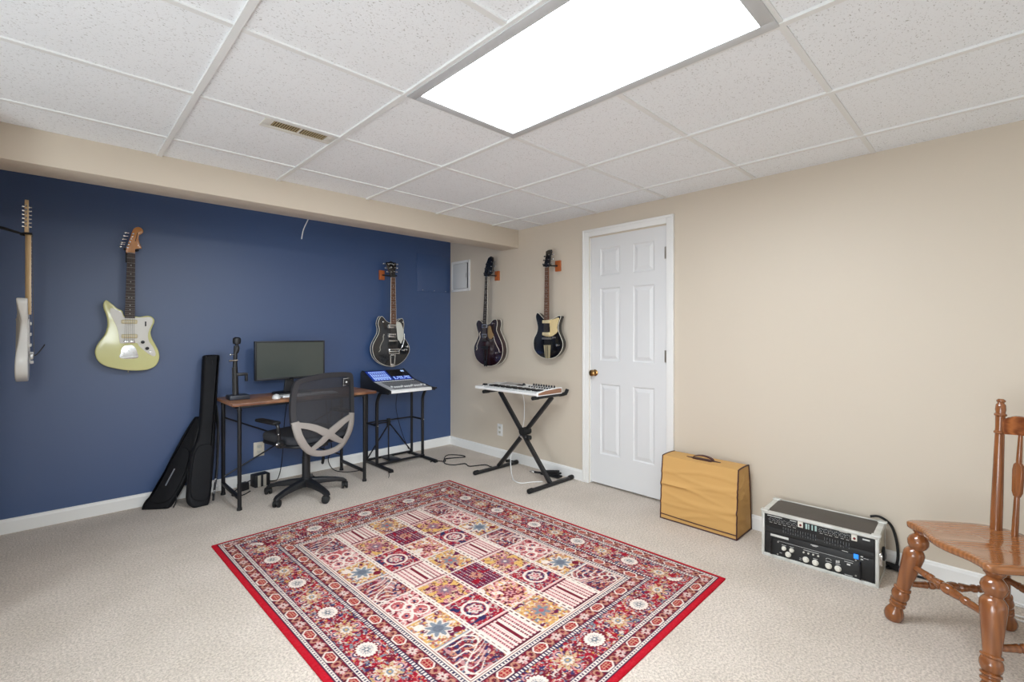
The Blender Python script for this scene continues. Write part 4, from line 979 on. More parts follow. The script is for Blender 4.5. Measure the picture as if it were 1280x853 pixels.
# ------------------------------------------------------------------ amplifier under its tan cover
def canvas():
    m = bpy.data.materials.new('tan_canvas'); m.use_nodes = True; nt = m.node_tree; b = nt.nodes['Principled BSDF']
    b.inputs['Roughness'].default_value = .7; b.inputs['Specular IOR Level'].default_value = .25
    b.inputs['Base Color'].default_value = (*lin((204, 160, 98)), 1)
    tc = nt.nodes.new('ShaderNodeTexCoord'); n2 = nt.nodes.new('ShaderNodeTexNoise'); n2.inputs['Scale'].default_value = 300
    nt.links.new(tc.outputs['Object'], n2.inputs['Vector'])
    b1 = nt.nodes.new('ShaderNodeBump'); b1.inputs['Strength'].default_value = .15; b1.inputs['Distance'].default_value = .002
    nt.links.new(n2.outputs['Fac'], b1.inputs['Height']); nt.links.new(b1.outputs['Normal'], b.inputs['Normal'])
    return m
def amp():
    R = thing('guitar_amplifier', 'guitar amplifier under a tan fabric cover with brown piping', 'amplifier', (3.083, 1.366, 0), -PI/2)
    w, h = .248, .418
    def yf(z): return -.121+.030*(z/h)**1.3      # front and back of the tapered cover
    def yk(z): return .119-.042*(z/h)**1.3
    c = M(); NZ, NX, ND = 44, 60, 20
    rnd = random.Random(4)
    folds = [(.06,.9,.012,.10),(.11,-.25,.010,.02),(.165,-.20,.012,-.06),(.21,-.28,.010,.12),(.255,-.12,.011,.0),(.30,-.16,.010,-.1),(.335,.05,.009,.05),(.14,.35,.010,-.15),(.24,.3,.009,.18)]
    def wr(u, z):                                     # sagging fabric folds
        s = 0
        for z0, sl, wd, ph in folds:
            zz = z-(z0+sl*u*.35+.018*math.sin(u*9+ph*20)); s += .0062*math.exp(-(zz/wd)**2)*(.6+.4*math.cos(u*6+ph*9))
        return s*min(1, z/.05)*min(1, (h-z)/.06)
    def shell(x, t):
        """t 0..1 runs up the front, over the top, down the back"""
        Lf, Lt = h, .19; tot = 2*Lf+Lt; d = t*tot; r = .014
        if d < Lf: z = d; return Vector((x, yf(z)-wr(x, z), z))
        if d < Lf+Lt: k = (d-Lf)/Lt; return Vector((x, yf(h)+(yk(h)-yf(h))*k, h+.004*math.sin(PI*k)))
        z = tot-d; return Vector((x, yk(z)+wr(x+.3, z)*.5, z))
    ts = [k/NZ*h/(2*h+.19) for k in range(NZ)]+[(h+.19*k/ND)/(2*h+.19) for k in range(ND)]+[(h+.19+h*k/NZ)/(2*h+.19) for k in range(NZ+1)]
    grid = [[c.bm.verts.new(shell(-w+2*w*i/NX, t)) for i in range(NX+1)] for t in ts]
    for a, b in zip(grid, grid[1:]):
        for i in range(NX): c.bm.faces.new((a[i], a[i+1], b[i+1], b[i]))
    NS = 12
    for s, col in ((-1, 0), (1, NX)):                 # the two ends
        rows = []
        for j in range(NZ+1):
            z = h*j/NZ; A = grid[j if j < NZ else NZ][col].co; B = grid[len(grid)-1-j][col].co
            row = []
            for k in range(NS+1):
                p = A.lerp(B, k/NS); bul = (math.sin(PI*k/NS)**.8)*(.006*math.sin(PI*min(1, z/h)) + .9*wr(k/NS-.4+s, z))
                row.append(c.bm.verts.new(p+Vector((s*bul, 0, 0))))
            rows.append(row)
        for a, b in zip(rows, rows[1:]):
            for k in range(NS): c.bm.faces.new((a[k], a[k+1], b[k+1], b[k]))
    bmesh.ops.remove_doubles(c.bm, verts=c.bm.verts, dist=.0004)
    mc = canvas()
    c.build('fabric_cover', mc, R, ang=50)
    mp = mat('brown_piping', (70, 34, 32), .55)
    for s in (-1, 1):
        pts = [shell(s*w, t) for t in ts]
        M().tube([p+Vector((s*.001, 0, 0)) for p in pts], .0042, 6).build('piping', mp, R)
    M().tube([(-w, yf(0)-.002, .034), (-w/3, yf(0)-.003, .031), (w/3, yf(0)-.003, .029), (w, yf(0)-.002, .030)], .003, 6).build('hem_line', mp, R)
    hm = M()
    for s in (-1, 1): hm.tube([(s*(w+.002), yf(0)-.001, .004), (s*(w+.002), yk(0), .006)], .004, 6)
    hm.tube([(-w, yf(0)-.002, .004), (w, yf(0)-.002, .004)], .004, 6); hm.tube([(-w, yk(0), .004), (w, yk(0), .004)], .004, 6)
    hm.build('bottom_binding', mp, R)
    yc = (yf(h)+yk(h))/2-.01
    b = M(); b.box((0, yc, h+.005), (.125, .052, .004), .0015)
    for s in (-1, 1): b.prism([(s*.060, -.013), (s*.112, -.004), (s*.112, .004), (s*.060, .013)], h+.003, h+.007, 0, fn=lambda c: Vector((c.x, yc+c.z, c.y)))
    b.build('handle_patch', mp, R)
    s_ = M(); sp = spline([(-.066, yc, h+.008), (-.045, yc, h+.020), (0, yc, h+.026), (.045, yc, h+.020), (.066, yc, h+.008)], 5, False); rows = []
    for v in sp: rows.append([s_.bm.verts.new(v+Vector((0, dy, dz))) for dy, dz in ((-.012, 0), (.012, 0), (.012, .006), (-.012, .006))])
    for A, B in zip(rows, rows[1:]):
        for k in range(4): s_.bm.faces.new((A[k], A[(k+1) % 4], B[(k+1) % 4], B[k]))
    s_.bm.faces.new(rows[0]); s_.bm.faces.new(rows[-1][::-1])
    s_.build('carry_handle', mp, R)
amp()
# ------------------------------------------------------------------ rack case
def rack():
    R = thing('rack_case', 'silver-edged audio rack case with two black rack units, on the carpet', 'rack case', (3.031, .692, 0), math.radians(-88))
    w, d, h = .262, .1325, .252
    m_al = mat('worn_aluminium', (228, 228, 224), .4, .25, noise=(20, (200, 201, 194), .25))
    m_lam = mat('dark_laminate', (84, 78, 72), .55, noise=(200, (74, 68, 62), .2))
    M().box((0, .004, h-.006), (2*w-.02, 2*d-.03, .010), .001).build('top_panel', m_lam, R)
    b = M(); b.box((0, .004, .010), (2*w-.02, 2*d-.03, .012), .001); b.box((0, d-.012, h/2), (2*w-.02, .010, h-.02), .001); b.build('case_shell', m_lam, R)
    for s in (-1, 1):
        M().box((s*(w-.006), .004, h/2), (.010, 2*d-.03, h-.02), .001).build('side_panel', mat('grey_side_laminate', (186, 180, 164), .4, noise=(6, (160, 152, 136), .3)), R)
    e = M(); t = .016
    for s in (-1, 1):
        for z in (t/2, h-t/2): e.box((s*(w-.004), 0, z), (.012, 2*d-.02, t), .002)     # edges front to back
        for z in (t/2, h-t/2): e.box((0, s*(d-.005), z), (2*w, .010, t), .002)         # edges left to right
        for x in (-w+.006, w-.006): e.box((x, s*(d-.005), h/2), (.012, .010, h-t), .002)
    for z in (h-.0012, .0012):
        for s in (-1, 1): e.box((s*(w-.012), 0, z), (.024, 2*d-.004, .0022)); e.box((0, s*(d-.009), z), (2*w, .018, .0022))
    for s in (-1, 1):
        for z in (h-.010, .010): e.box((s*(w+.0008), 0, z), (.0022, 2*d-.004, .020))
        for y in (-d+.012, d-.012): e.box((s*(w+.0008), y, h/2), (.0022, .024, h-.006))
    e.build('edge_trim', m_al, R)
    for s in (-1, 1):
        for y in (-d+.016, d-.016):
            c = M(); c.box((s*(w-.010), y, h-.001), (.040, .036, .010), .004); c.box((s*(w+.001), y, h-.015), (.008, .036, .034), .003)
            for q in (-1, 1): c.cyl((s*(w-.016), y+q*.010, h+.003), (s*(w-.016), y+q*.010, h+.0055), .0035, seg=8)
            c.build('corner_guard', m_al, R)
    l = M(); l.box((w+.006, -d+.018, .142), (.010, .024, .058), .002); l.box((w+.012, -d+.016, .135), (.004, .012, .052), .001); l.build('latch', m_chrome, R)
    hd = M(); hd.prism([(-.028, .10), (.040, .088), (.050, .105), (-.005, .165), (-.020, .165)], w+.002, w+.014, .003, fn=lambda c: Vector((c.y, c.x+.01, c.z))); hd.build('side_handle', m_blackpl, R)
    yf = -d+.012
    m_fp = mat('black_front_panel', (26, 27, 29), .45); m_fp2 = mat('dark_grey_front_panel', (36, 37, 38), .5)
    m_ink = mat('white_panel_ink', (214, 214, 210), .6)
    m_kb = mat('dark_rack_knob', (40, 41, 44), .4); m_kw = mat('ivory_rack_knob', (232, 228, 216), .35)
    X = lambda u: u-.2585
    # rack ears down both sides
    er = M()
    for s in (-1, 1): er.box((s*(w-.022), yf+.004, h/2), (.022, .006, h-.036))
    er.build('rack_rail', m_fp, R, smooth=False)
    # upper unit: compressor row over a slider row
    U = M().box((0, yf, .199), (2*w-.034, .010, .066), .001).build('upper_rack_unit', m_fp, R)
    ink = M()
    for (a, b_, z) in ((.022, .096, .2265), (.135, .165, .2265), (.36, .395, .2335)): ink.box((X((a+b_)/2), yf-.0055, z), (b_-a, .001, .0035))
    for k, u in enumerate([.040,.062,.084,.108,.132,.156,.281,.303,.322,.348,.373,.395]):
        z = .206+(.007 if k > 5 else 0)
        M().lathe([(0, .0075), (.5, .007), (.9, .0055), (1, .003)], (X(u), yf-.004, z), (X(u), yf-.020, z), 14).build('control_knob', m_kb, U)
        for q in range(7):
            a = math.radians(215-q*42); ink.box((X(u)+.0105*math.cos(a), yf-.0055, z+.0105*math.sin(a)), (.0022, .001, .0022))
        ink.box((X(u), yf-.0055, z-.0145), (.014, .001, .002)); ink.box((X(u)+.002, yf-.0205, z+.002), (.0012, .001, .006))
    ink.box((X(.472), yf-.0055, .2215), (.030, .001, .007))
    tag(ink.build('printed_scales', m_ink, U, smooth=False), None, None, None, 'stuff')
    for u0, u1 in ((.172, .197), (.411, .435)):
        p = M().box((X((u0+u1)/2), yf-.006, .2185), (u1-u0, .003, .032), .001).build('white_button_plate', m_kw, U)
        M().lathe([(0, .006), (.7, .0055), (1, .003)], (X((u0+u1)/2)+.001, yf-.007, .216), (X((u0+u1)/2)+.001, yf-.013, .216), 12).build('red_button', mat('dark_red_button', (120, 30, 34), .4), p)
    mm = mat('pale_green_meter', (170, 196, 192), .4)
    for x, wd in ((.213, .009), (.224, .005), (.240, .006), (.256, .009)): M().box((X(x), yf-.006, .2165), (wd, .003, .028), .0005).build('level_meter', mm, U)
    m_slot = mat('grey_slider_scale', (112, 114, 116), .5)
    E_ = M().box((0, yf+.0005, .150), (2*w-.034, .010, .030), .001).build('slider_rack_unit', m_fp2, R)
    for k in range(24):
        u = .102+.0118*k+(.028 if k > 13 else 0)
        sl = M(); sl.box((X(u), yf-.0048, .165+.0002*k), (.0024, .001, .030)); sl.build('slider_slot', m_slot, E_, smooth=False)
        M().box((X(u), yf-.008, .170-.012*((k*7) % 5)/5), (.0065, .006, .007), .001).build('slider_cap', m_kb, E_)
    k2 = M()
    k2.box((X(.083), yf-.0055, .122), (.090, .002, .0125), .0005); k2.build('silver_name_strip', m_al, R)
    # lower unit with ivory knobs
    L = M().box((0, yf, .077), (2*w-.034, .010, .112), .001).build('lower_rack_unit', m_fp, R)
    P = M().box((X(.249), yf-.006, .058), (.402, .004, .084), .001).build('preamp_panel', m_fp2, L)
    i2 = M(); i2.box((X(.249), yf-.0085, .0985), (.345, .001, .0012))
    for u, z, wd, hh in ((.25, .1265, .034, .003), (.25, .122, .02, .002), (.385, .139, .026, .0025), (.106, .082, .022, .002), (.144, .084, .02, .002), (.235, .088, .07, .002), (.186, .038, .010, .0016), (.186, .030, .012, .0016), (.255, .057, .022, .0018), (.314, .062, .026, .002), (.355, .062, .02, .002), (.40, .088, .036, .0022), (.40, .076, .014, .008), (.40, .022, .034, .0022), (.455, .134, .010, .005), (.455, .120, .010, .005), (.472, .128, .020, .0016), (.09, .036, .012, .0016)):
        i2.box((X(u), yf-.0087, z), (wd, .001, hh))
    for q in range(9): a = PI*q/8; i2.box((X(.314)+.011*math.cos(a), yf-.0087, .072+.007*math.sin(a)), (.0022, .001, .0022))
    for q in range(3): i2.box((X(.348)+.006*q, yf-.0087, .074+.001*q), (.004, .001, .013))
    tag(i2.build('printed_marks', m_ink, P, smooth=False), None, None, None, 'stuff')
    for u, z, r in ((.106,.066,.0115),(.144,.067,.0115),(.127,.039,.0145),(.211,.039,.0150),(.255,.037,.0150),(.314,.040,.0150),(.355,.040,.0150)):
        M().lathe([(0, r), (.25, r), (.4, r*.82), (.9, r*.74), (1, r*.5)], (X(u), yf-.007, z), (X(u), yf-.024, z), 20).build('ivory_knob', m_kw, P)
    for u, z in ((.201,.0745),(.223,.075),(.245,.076),(.268,.076)): M().lathe([(0, .005), (.6, .0045), (1, .002)], (X(u), yf-.007, z), (X(u), yf-.016, z), 10).build('small_switch', m_kw, P)
    for u, z in ((.077,.092),(.075,.024),(.43,.108),(.43,.030)): M().cyl((X(u), yf-.007, z), (X(u), yf-.0095, z), .004, seg=10).build('panel_screw', m_steel, P)
    for u in (.046, .450): M().tube([(X(u), yf-.004, .102), (X(u), yf-.026, .098), (X(u), yf-.026, .024), (X(u), yf-.004, .018)], .0042, 8).build('rack_handle', m_black, L)
    M().box((X(.431), yf-.008, .127), (.020, .006, .022), .001).build('blue_switch', mat('blue_lit_switch', (40, 130, 240), .4, emit=((40, 130, 245), .8)), L)
rack()
cable('rack_cable', [(3.175, .50, .262),(3.185, .46, .268),(3.195, .415, .235),(3.200, .392, .16),(3.198, .385, .07),(3.19, .40, .014),(3.185, .45, .007),(3.195, .41, .008),(3.18, .36, .006),(3.185, .30, .006),(3.19, .26, .006)], .0065, m_rubber, 'thick black cable looping down behind the right side of the rack case')
cable('rack_cable_coil', [(3.187, .42, .020),(3.175, .385, .012),(3.192, .345, .016),(3.178, .40, .022),(3.19, .44, .03),(3.180, .375, .03),(3.185, .32, .008)], .0065, m_rubber, 'tangle of black cable on the carpet beside the rack case')
cable('white_cable_coil', [(3.19, -.15, cz),(3.17, -.02, cz),(3.19, .06, cz),(3.14, .08, .012),(3.07, .02, cz),(3.07, -.08, cz),(3.15, -.10, .014),(3.17, -.01, .018),(3.10, .04, .016),(3.02, -.03, cz),(3.04, -.14, cz)], .0045, m_whitepl, 'white cable coiled on the carpet behind the wooden chair', 'cable')
# ------------------------------------------------------------------ oak chair
def chair():
    R = thing('wooden_chair', 'glossy oak chair with turned legs and spindle back at the right edge', 'chair', (2.606, .014, 0), math.radians(40))
    oak = wood('oak_seat', (132, 82, 44), (168, 108, 62), (4.0, .7, .6), .12, .8, 5, (.1, .9), 'X')
    oakt = wood('oak_turned', (122, 72, 38), (148, 90, 48), (5.0, 5.0, .35), .2, .7, 3, (.1, .9))
    zt_ = .450; z0, z1 = zt_-.030, zt_
    o = [(.190,.196),(.206,.180),(.213,.150),(.212,.06),(.206,-.03),(.190,-.105),(.15,-.155),(.08,-.178),(0,-.184),(-.08,-.178),(-.15,-.155),(-.190,-.105),(-.206,-.03),(-.212,.06),(-.213,.150),(-.206,.180),(-.190,.196),(-.15,.192),(-.10,.196),(-.045,.214),(0,.220),(.045,.214),(.10,.196),(.15,.192)]
    cy = .01
    sp = [tuple(v) for v in spline(o, 6)]
    s = M(); n = len(sp); rows = []
    def dish(x, y):                                    # saddle: two shallow hollows and a centre ridge
        r = (x/.21)**2+((y-cy)/.20)**2
        return -.009*max(0, 1-r)*(1-.7*math.exp(-(x/.03)**2)*(1 if y > cy else .2))
    fr = [1, .985, .95, .85, .7, .5, .3, .12]
    low = [s.bm.verts.new((x*.95, (y-cy)*.95+cy, z0)) for x, y in sp]; mid0 = [s.bm.verts.new((x*.995, (y-cy)*.995+cy, z0+.007)) for x, y in sp]
    rows = [low, mid0, [s.bm.verts.new((x, y, z0+.018)) for x, y in sp]]
    for f in fr: rows.append([s.bm.verts.new((x*f, (y-cy)*f+cy, z1-(.006 if f == 1 else .0015 if f == .985 else 0)+dish(x*f, (y-cy)*f+cy))) for x, y in sp])
    for A, B in zip(rows, rows[1:]):
        for k in range(n): s.bm.faces.new((A[k], A[(k+1) % n], B[(k+1) % n], B[k]))
    s.bm.faces.new(rows[0][::-1]); s.bm.faces.new(rows[-1])
    s.build('seat', oak, R, ang=60)
    prof = [(0,.022),(.015,.029),(.035,.030),(.05,.024),(.062,.021),(.075,.026),(.10,.034),(.135,.0375),(.17,.034),(.195,.027),(.208,.024),(.22,.029),(.25,.0365),(.29,.0375),(.34,.0355),(.45,.0315),(.56,.027),(.635,.0245),(.642,.030),(.655,.031),(.667,.027),(.69,.031),(.72,.0325),(.755,.029),(.772,.023),(.778,.029),(.790,.030),(.800,.024),(.812,.024),(.820,.029),(.835,.029),(.846,.022),(.87,.026),(.91,.0335),(.95,.0355),(.985,.031),(1,.026)]
    zl = z0+.004
    FT, FB, RT, RB = (.168, .150), (.239, .223), (.140, -.105), (.226, -.223)
    for sx in (-1, 1):
        M().lathe(prof, (sx*FT[0], FT[1], zl), (sx*FB[0], FB[1], .0), 28).build('front_leg', oakt, R)
        M().lathe(prof, (sx*RT[0], RT[1], zl), (sx*RB[0], RB[1], .0), 28).build('rear_leg', oakt, R)
    st = [(0,.009),(.10,.012),(.20,.0135),(.23,.015),(.25,.011),(.27,.016),(.30,.016),(.32,.012),(.38,.016),(.42,.018),(.44,.012),(.46,.019),(.50,.021),(.54,.019),(.56,.012),(.58,.018),(.62,.016),(.68,.012),(.70,.016),(.73,.016),(.75,.011),(.77,.015),(.80,.0135),(.90,.012),(1,.009)]
    def on(B, T, sx, z): return Vector((sx*B[0], B[1], 0)).lerp(Vector((sx*T[0], T[1], zl)), z/zl)
    M().lathe(st, on(FB, FT, 1, .262), on(FB, FT, -1, .262), 16).build('front_stretcher', oakt, R)
    for sx in (-1, 1): M().lathe(st, on(FB, FT, sx, .172), on(RB, RT, sx, .172), 16).build('side_stretcher', oakt, R)
    M().lathe(st, on(RB, RT, 1, .24), on(RB, RT, -1, .24), 16).build('rear_stretcher', oakt, R)
    pp = [(0,.0195),(.2,.0190),(.55,.0165),(.735,.0150),(.742,.0190),(.752,.0195),(.760,.0155),(.79,.0150),(.845,.0155),(.868,.0155),(.875,.0195),(.885,.0200),(.893,.0155),(.90,.0155),(.92,.0170),(.955,.0155),(.965,.0115),(.972,.0105),(.98,.0145),(.99,.0145),(1,.0080)]
    for sx in (-1, 1): M().lathe(pp, (sx*.144, -.112, z1-.012), (sx*.152, -.138, .982), 22).build('back_post', oakt, R)
    c = M(); rows = []
    for k in range(25):
        t = -1+2*k/24; x = t*.146; y = -.135-.030*(1-t*t); zt = .896+.032*(1-t*t)**.7+.004*math.cos(t*9); zb = .838+.012*(1-t*t)
        rows.append([c.bm.verts.new(v) for v in ((x, y-.010, zb), (x, y-.010, zt-.004), (x, y-.005, zt), (x, y+.005, zt), (x, y+.010, zt-.004), (x, y+.010, zb))])
    for A, B in zip(rows, rows[1:]):
        for k in range(6): c.bm.faces.new((A[k], A[(k+1) % 6], B[(k+1) % 6], B[k]))
    c.bm.faces.new(rows[0]); c.bm.faces.new(rows[-1][::-1]); c.build('crest_rail', wood('oak_crest', (112, 60, 30), (166, 100, 54), (1, 3, 3), .22, .7, 7, (.2, .8)), R, ang=50)
    for x in (-.087, -.029, .029, .087):
        a = Vector((x*.94, -.128, z1-.012)); b = Vector((x, -.165+.030*(x/.146)**2, .846))
        m = M(); m.lathe([(0,.0105),(.15,.0105),(.40,.0088),(.42,.0085),(.72,.0085),(.74,.0095),(.9,.0080),(1,.0070)], a, b, 14)
        p0, p1 = a.lerp(b, .40), a.lerp(b, .73)
        m.prism([(-.010, 0), (-.018, .02), (-.021, .11), (-.017, .133), (-.009, .142), (.009, .142), (.017, .133), (.021, .11), (.018, .02), (.010, 0)], -.007, .007, .003, fn=lambda q: p0+(p1-p0)*(q.z/.142)+Vector((q.x, q.y, 0)))
        m.build('back_spindle', oakt, R)
chair()
# ------------------------------------------------------------------ woven rug: pattern computed per knot into a colour attribute
def rug():
    Wd, Ln, st = 1.745, 2.275, .0034
    nx, ny = int(Wd/st), int(Ln/st)
    xs = np.linspace(0, Wd, nx+1); ys = np.linspace(0, Ln, ny+1)
    X, Y = np.meshgrid(xs, ys)                        # X across, Y from the far end (blue wall) towards the camera
    rng = np.random.default_rng(11)
    def noise(cell, ax=1., ay=1.):
        gx, gy = int(Wd/(cell*ax))+3, int(Ln/(cell*ay))+3; g = rng.random((gy, gx))
        fx, fy = X/(cell*ax), Y/(cell*ay); ix, iy = fx.astype(int), fy.astype(int); tx, ty = fx-ix, fy-iy
        tx, ty = tx*tx*(3-2*tx), ty*ty*(3-2*ty)
        return (g[iy, ix]*(1-tx)+g[iy, ix+1]*tx)*(1-ty)+(g[iy+1, ix]*(1-tx)+g[iy+1, ix+1]*tx)*ty
    def c3(r, g, b): return np.array(lin((r, g, b)))
    RED, DRED, WINE, CREAM, NAVY, GOLD, PINK, GREY, PLUM, ROSE, TAN, EDGE = c3(150, 22, 40), c3(108, 22, 40), c3(84, 20, 40), c3(216, 200, 188), c3(44, 42, 78), c3(202, 158, 92), c3(206, 148, 146), c3(124, 130, 138), c3(100, 32, 66), c3(172, 84, 86), c3(178, 126, 104), c3(176, 22, 38)
    C = np.zeros(X.shape+(3,)); C[:] = RED
    def put(mask, col): C[mask] = col
    dx, dy = np.minimum(X, Wd-X), np.minimum(Y, Ln-Y); d = np.minimum(dx, dy); sidew = dx < dy
    along = np.where(sidew, Y-Ln/2, X-Wd/2)
    n1, n2, n3, n4, n5 = noise(.0145), noise(.0115), noise(.024), noise(.0088), noise(.0068)
    spk = rng.random(X.shape)
    # scrolling vines on the wide red band
    band = (d > .117) & (d < .262)
    put(band & (n3 > .62), DRED); put(band & (n1 > .76), NAVY*1.2); put(band & (np.abs(n1-.5) < .028), PINK*.8); put(band & (np.abs(n3-.5) < .026), CREAM*.75); put(band & (n2 > .78), CREAM*.8); put(band & (n2 < .21), GREY*.9); put(band & (n4 > .84), GOLD*.8); put(band & (n4 < .16), WINE)
    per = .3485
    ph = (along/per+.5)-np.floor(along/per+.5)-.5; q = ph*per; r_ = d-.190
    ph4 = along/(per/2)+.25; q4 = (ph4+.25-np.floor(ph4+.25)-.5)*per/2
    r4 = np.hypot(q4/.022, (np.abs(r_)-.047)/.017); put((r4 < 1) & band, PINK*.85); put((r4 < .66) & band, NAVY*1.2); put((r4 < .35) & band, CREAM)
    rr = np.hypot(q/.050, r_/.043); th = np.arctan2(r_/.043, q/.050)
    put((rr < 1.08) & band, DRED); put((rr < .93+.07*np.cos(18*th)) & band, CREAM*1.03); put((rr < .62) & band & (np.abs(np.sin(9*th)) < .55), GREY); put((rr < .40) & band, CREAM*.9); put((rr < .30+.08*np.cos(6*th)) & band, GREY*.75); put((rr < .12) & band, CREAM)
    ph2 = along/per-np.floor(along/per)-.5; q2 = ph2*per
    r2 = np.hypot(q2/.050, r_/.042); th2 = np.arctan2(r_/.042, q2/.050)
    put((r2 < .85+.30*np.cos(8*th2)) & band, GOLD*.55+CREAM*.25); put((r2 < .72) & (np.abs(np.sin(4*th2)) < .42) & band, RED); put((r2 < .50+.12*np.cos(8*th2)) & band, CREAM*.9); put((r2 < .30) & band, GREY*.9); put((r2 < .13) & band, GOLD)
    # guard bands with lozenges
    for a, b, off in ((.045, .093, 0), (.285, .338, .5)):
        g = (d > a) & (d < b); mid = (a+b)/2; hw = (b-a)/2; p = .194
        put(g, DRED); put(g & (n1 > .62), WINE); put(g & (n4 > .76), ROSE*.8); put(g & (np.abs(n2-.5) < .03), TAN*.7)
        f = (along/p+off); qq = (f-np.floor(f)-.5)*p; t = (d-mid)/hw
        hexd = np.maximum(np.abs(t)/.86, (np.abs(qq)/.040+np.abs(t)*.55))
        put(g & (hexd < 1.28), WINE); put(g & (hexd < 1.06), CREAM); put(g & (hexd < .82), RED*.9)
        put(g & (hexd < .68) & ((np.mod(qq+.2, .0150) < .0036) | (np.mod(d, .0130) < .0034)), TAN*1.1)
        f2 = f+.5; q3 = (f2-np.floor(f2)-.5)*p; rr3 = np.hypot(q3/.030, t/.9); t3 = np.arctan2(t/.9, q3/.030)
        put(g & (rr3 < .75+.3*np.cos(4*t3+.8)), PINK*.85); put(g & (rr3 < .55+.3*np.cos(8*t3)), CREAM*.8); put(g & (rr3 < .22), DRED)
        for sg in (-1, 1):
            br = np.hypot((qq-sg*.054)/.016, t/.8); put(g & (br < 1) & (br > .55), TAN*.9)
    # beaded stripes
    for a, b in ((.027, .045), (.093, .117), (.262, .285), (.338, .360)):
        g = (d >= a) & (d < b); t = (d-a)/(b-a); put(g, CREAM); put(g & ((t < .17) | (t > .84)), NAVY*.75)
        put(g & (np.abs(t-.5) < .24) & (np.mod(along+.5*st, .0150) < .0072), NAVY*.9)
    put(d < .027, EDGE)
    put((d > .0225) & (d < .027), DRED)
    # field of garden tiles
    f0 = .366; fw, fh = (Wd-2*f0)/5, (Ln-2*f0)/7
    fld = d > .360; put(fld, CREAM)
    ci = np.clip(((X-f0)/fw).astype(int), 0, 4); ri = np.clip(((Y-f0)/fh).astype(int), 0, 6)
    a = (X-f0)/fw-ci-.5; b = (Y-f0)/fh-ri-.5
    kinds = {0: ['tree', 'lace', 'gold', 'tree', 'lace', 'gold', 'tree'], 1: ['stripe', 'flower', 'swirl', 'stripe', 'flower', 'swirl', 'stripe'], 2: ['gold2', 'plum', 'pale', 'gold2', 'plum', 'pale', 'gold2']}
    kinds[3] = kinds[1]; kinds[4] = kinds[0]
    for c in range(5):
        for r in range(7):
            k = kinds[c][r]; g = fld & (ci == c) & (ri == r) & (np.abs(a) < .5) & (np.abs(b) < .5)
            sa = a*fw; sb = b*fh; fl = 1 if c < 3 else -1; rad = np.hypot(sa, sb); an = np.arctan2(sb, sa)
            if k == 'tree':
                put(g, DRED*1.1+ROSE*.12); put(g & (n1 > .66), WINE); put(g & (n2 > .73), NAVY); put(g & (n4 > .70), TAN); put(g & (n3 < .27), PINK*.7); put(g & (n4 < .18), GREY*.9)
                x0 = sa*fl*.8+.05*np.sin(sb*18); sgn = 1 if r < 6 else -1
                put(g & (np.abs(x0+.02*np.sin(sb*34)) < .0046), CREAM)
                for q in range(-3, 4):
                    o = q*.030; bx_ = np.abs(sb*sgn-o-.55*np.abs(x0)+.012*np.sin(x0*60)); put(g & (bx_ < .0033) & (np.abs(x0) < .082), CREAM*.92)
                    put(g & (np.hypot(np.abs(x0)-.062, sb*sgn-o-.045) < .0085), NAVY*1.1)
            elif k == 'lace':
                put(g, PINK); put(g & (n1 > .55), ROSE); put(g & (n2 > .66), DRED); put(g & (np.abs(n3-.5) < .045), CREAM*.92); put(g & (np.abs(n1-.45) < .04), CREAM*.92)
                for (ox, oy, R_) in ((-.03, -.045, .036), (.045, -.025, .026), (-.045, .05, .028), (.028, .050, .038), (0, 0, .022)):
                    q = np.hypot(sa-ox, sb-oy); put(g & (np.abs(q-R_) < .0048), CREAM*1.03); put(g & (q < R_-.006) & (n4 > .5), ROSE*.9+TAN*.1); put(g & (q < .008), NAVY)
            elif k in ('gold', 'gold2'):
                put(g, GOLD*.95); put(g & (n1 > .68), TAN); put(g & (n2 > .76), GREY*.8); put(g & (n4 > .74), ROSE*.8); put(g & (n3 > .74), PLUM*.9); put(g & (n4 < .28), CREAM*.9)
                q = rad/.052
                if k == 'gold':
                    put(g & (q < 1.15+.3*np.cos(8*an)), CREAM*.92); put(g & (q < .85+.25*np.cos(8*an)), GREY*.95); put(g & (q < .45), GREY*.6+NAVY*.3)
                    put(g & (np.hypot(sa+.055, sb+.06) < .022), CREAM); put(g & (np.hypot(sa-.055, sb-.06) < .020), DRED)
                    put(g & (b > .44), GREY*1.15); put(g & (b > .475), CREAM)
                else:
                    put(g & (q < .9+.2*np.cos(6*an)), TAN); put(g & (q < .62+.2*np.cos(6*an)), GREY*.85); put(g & (q < .25), ROSE)
            elif k == 'stripe':
                put(g, PINK*.9+CREAM*.12); put(g & (np.mod(sa+.5, .0215) < .0085), CREAM); put(g & (np.abs(np.mod(sa+.5, .0215)-.0145) < .0042) & (np.mod(sb, .0118) < .0062), WINE)
                put(g & (np.abs(sa) < .011) & (np.abs(b) < .36), DRED); put(g & (np.abs(np.abs(sa)-.013) < .0035) & (np.abs(b) < .38), CREAM)
                put(g & (np.abs(b) > .43), PINK); put(g & (np.abs(np.abs(b)-.43) < .018), WINE)
            elif k == 'flower':
                put(g, GOLD*.45+CREAM*.42); put(g & (n1 > .58), PINK); put(g & (n4 > .64), ROSE*.9); put(g & (n2 > .70), PLUM); put(g & (n3 < .33), GOLD); put(g & (n4 < .24), WINE)
                q = rad/.042; put(g & (q < 1+.22*np.cos(8*an)), ROSE*.7+GREY*.35); put(g & (q < .55+.2*np.cos(8*an)), PLUM*.6+GREY*.5); put(g & (q < .22), CREAM*.9)
            elif k == 'swirl':
                put(g, RED*.85+DRED*.2); put(g & (n1 > .68), PLUM); put(g & (n2 > .72), ROSE); put(g & (n4 > .76), CREAM*.7); put(g & (np.abs(n3-.5) < .026), CREAM*.75); put(g & (n3 > .78), NAVY)
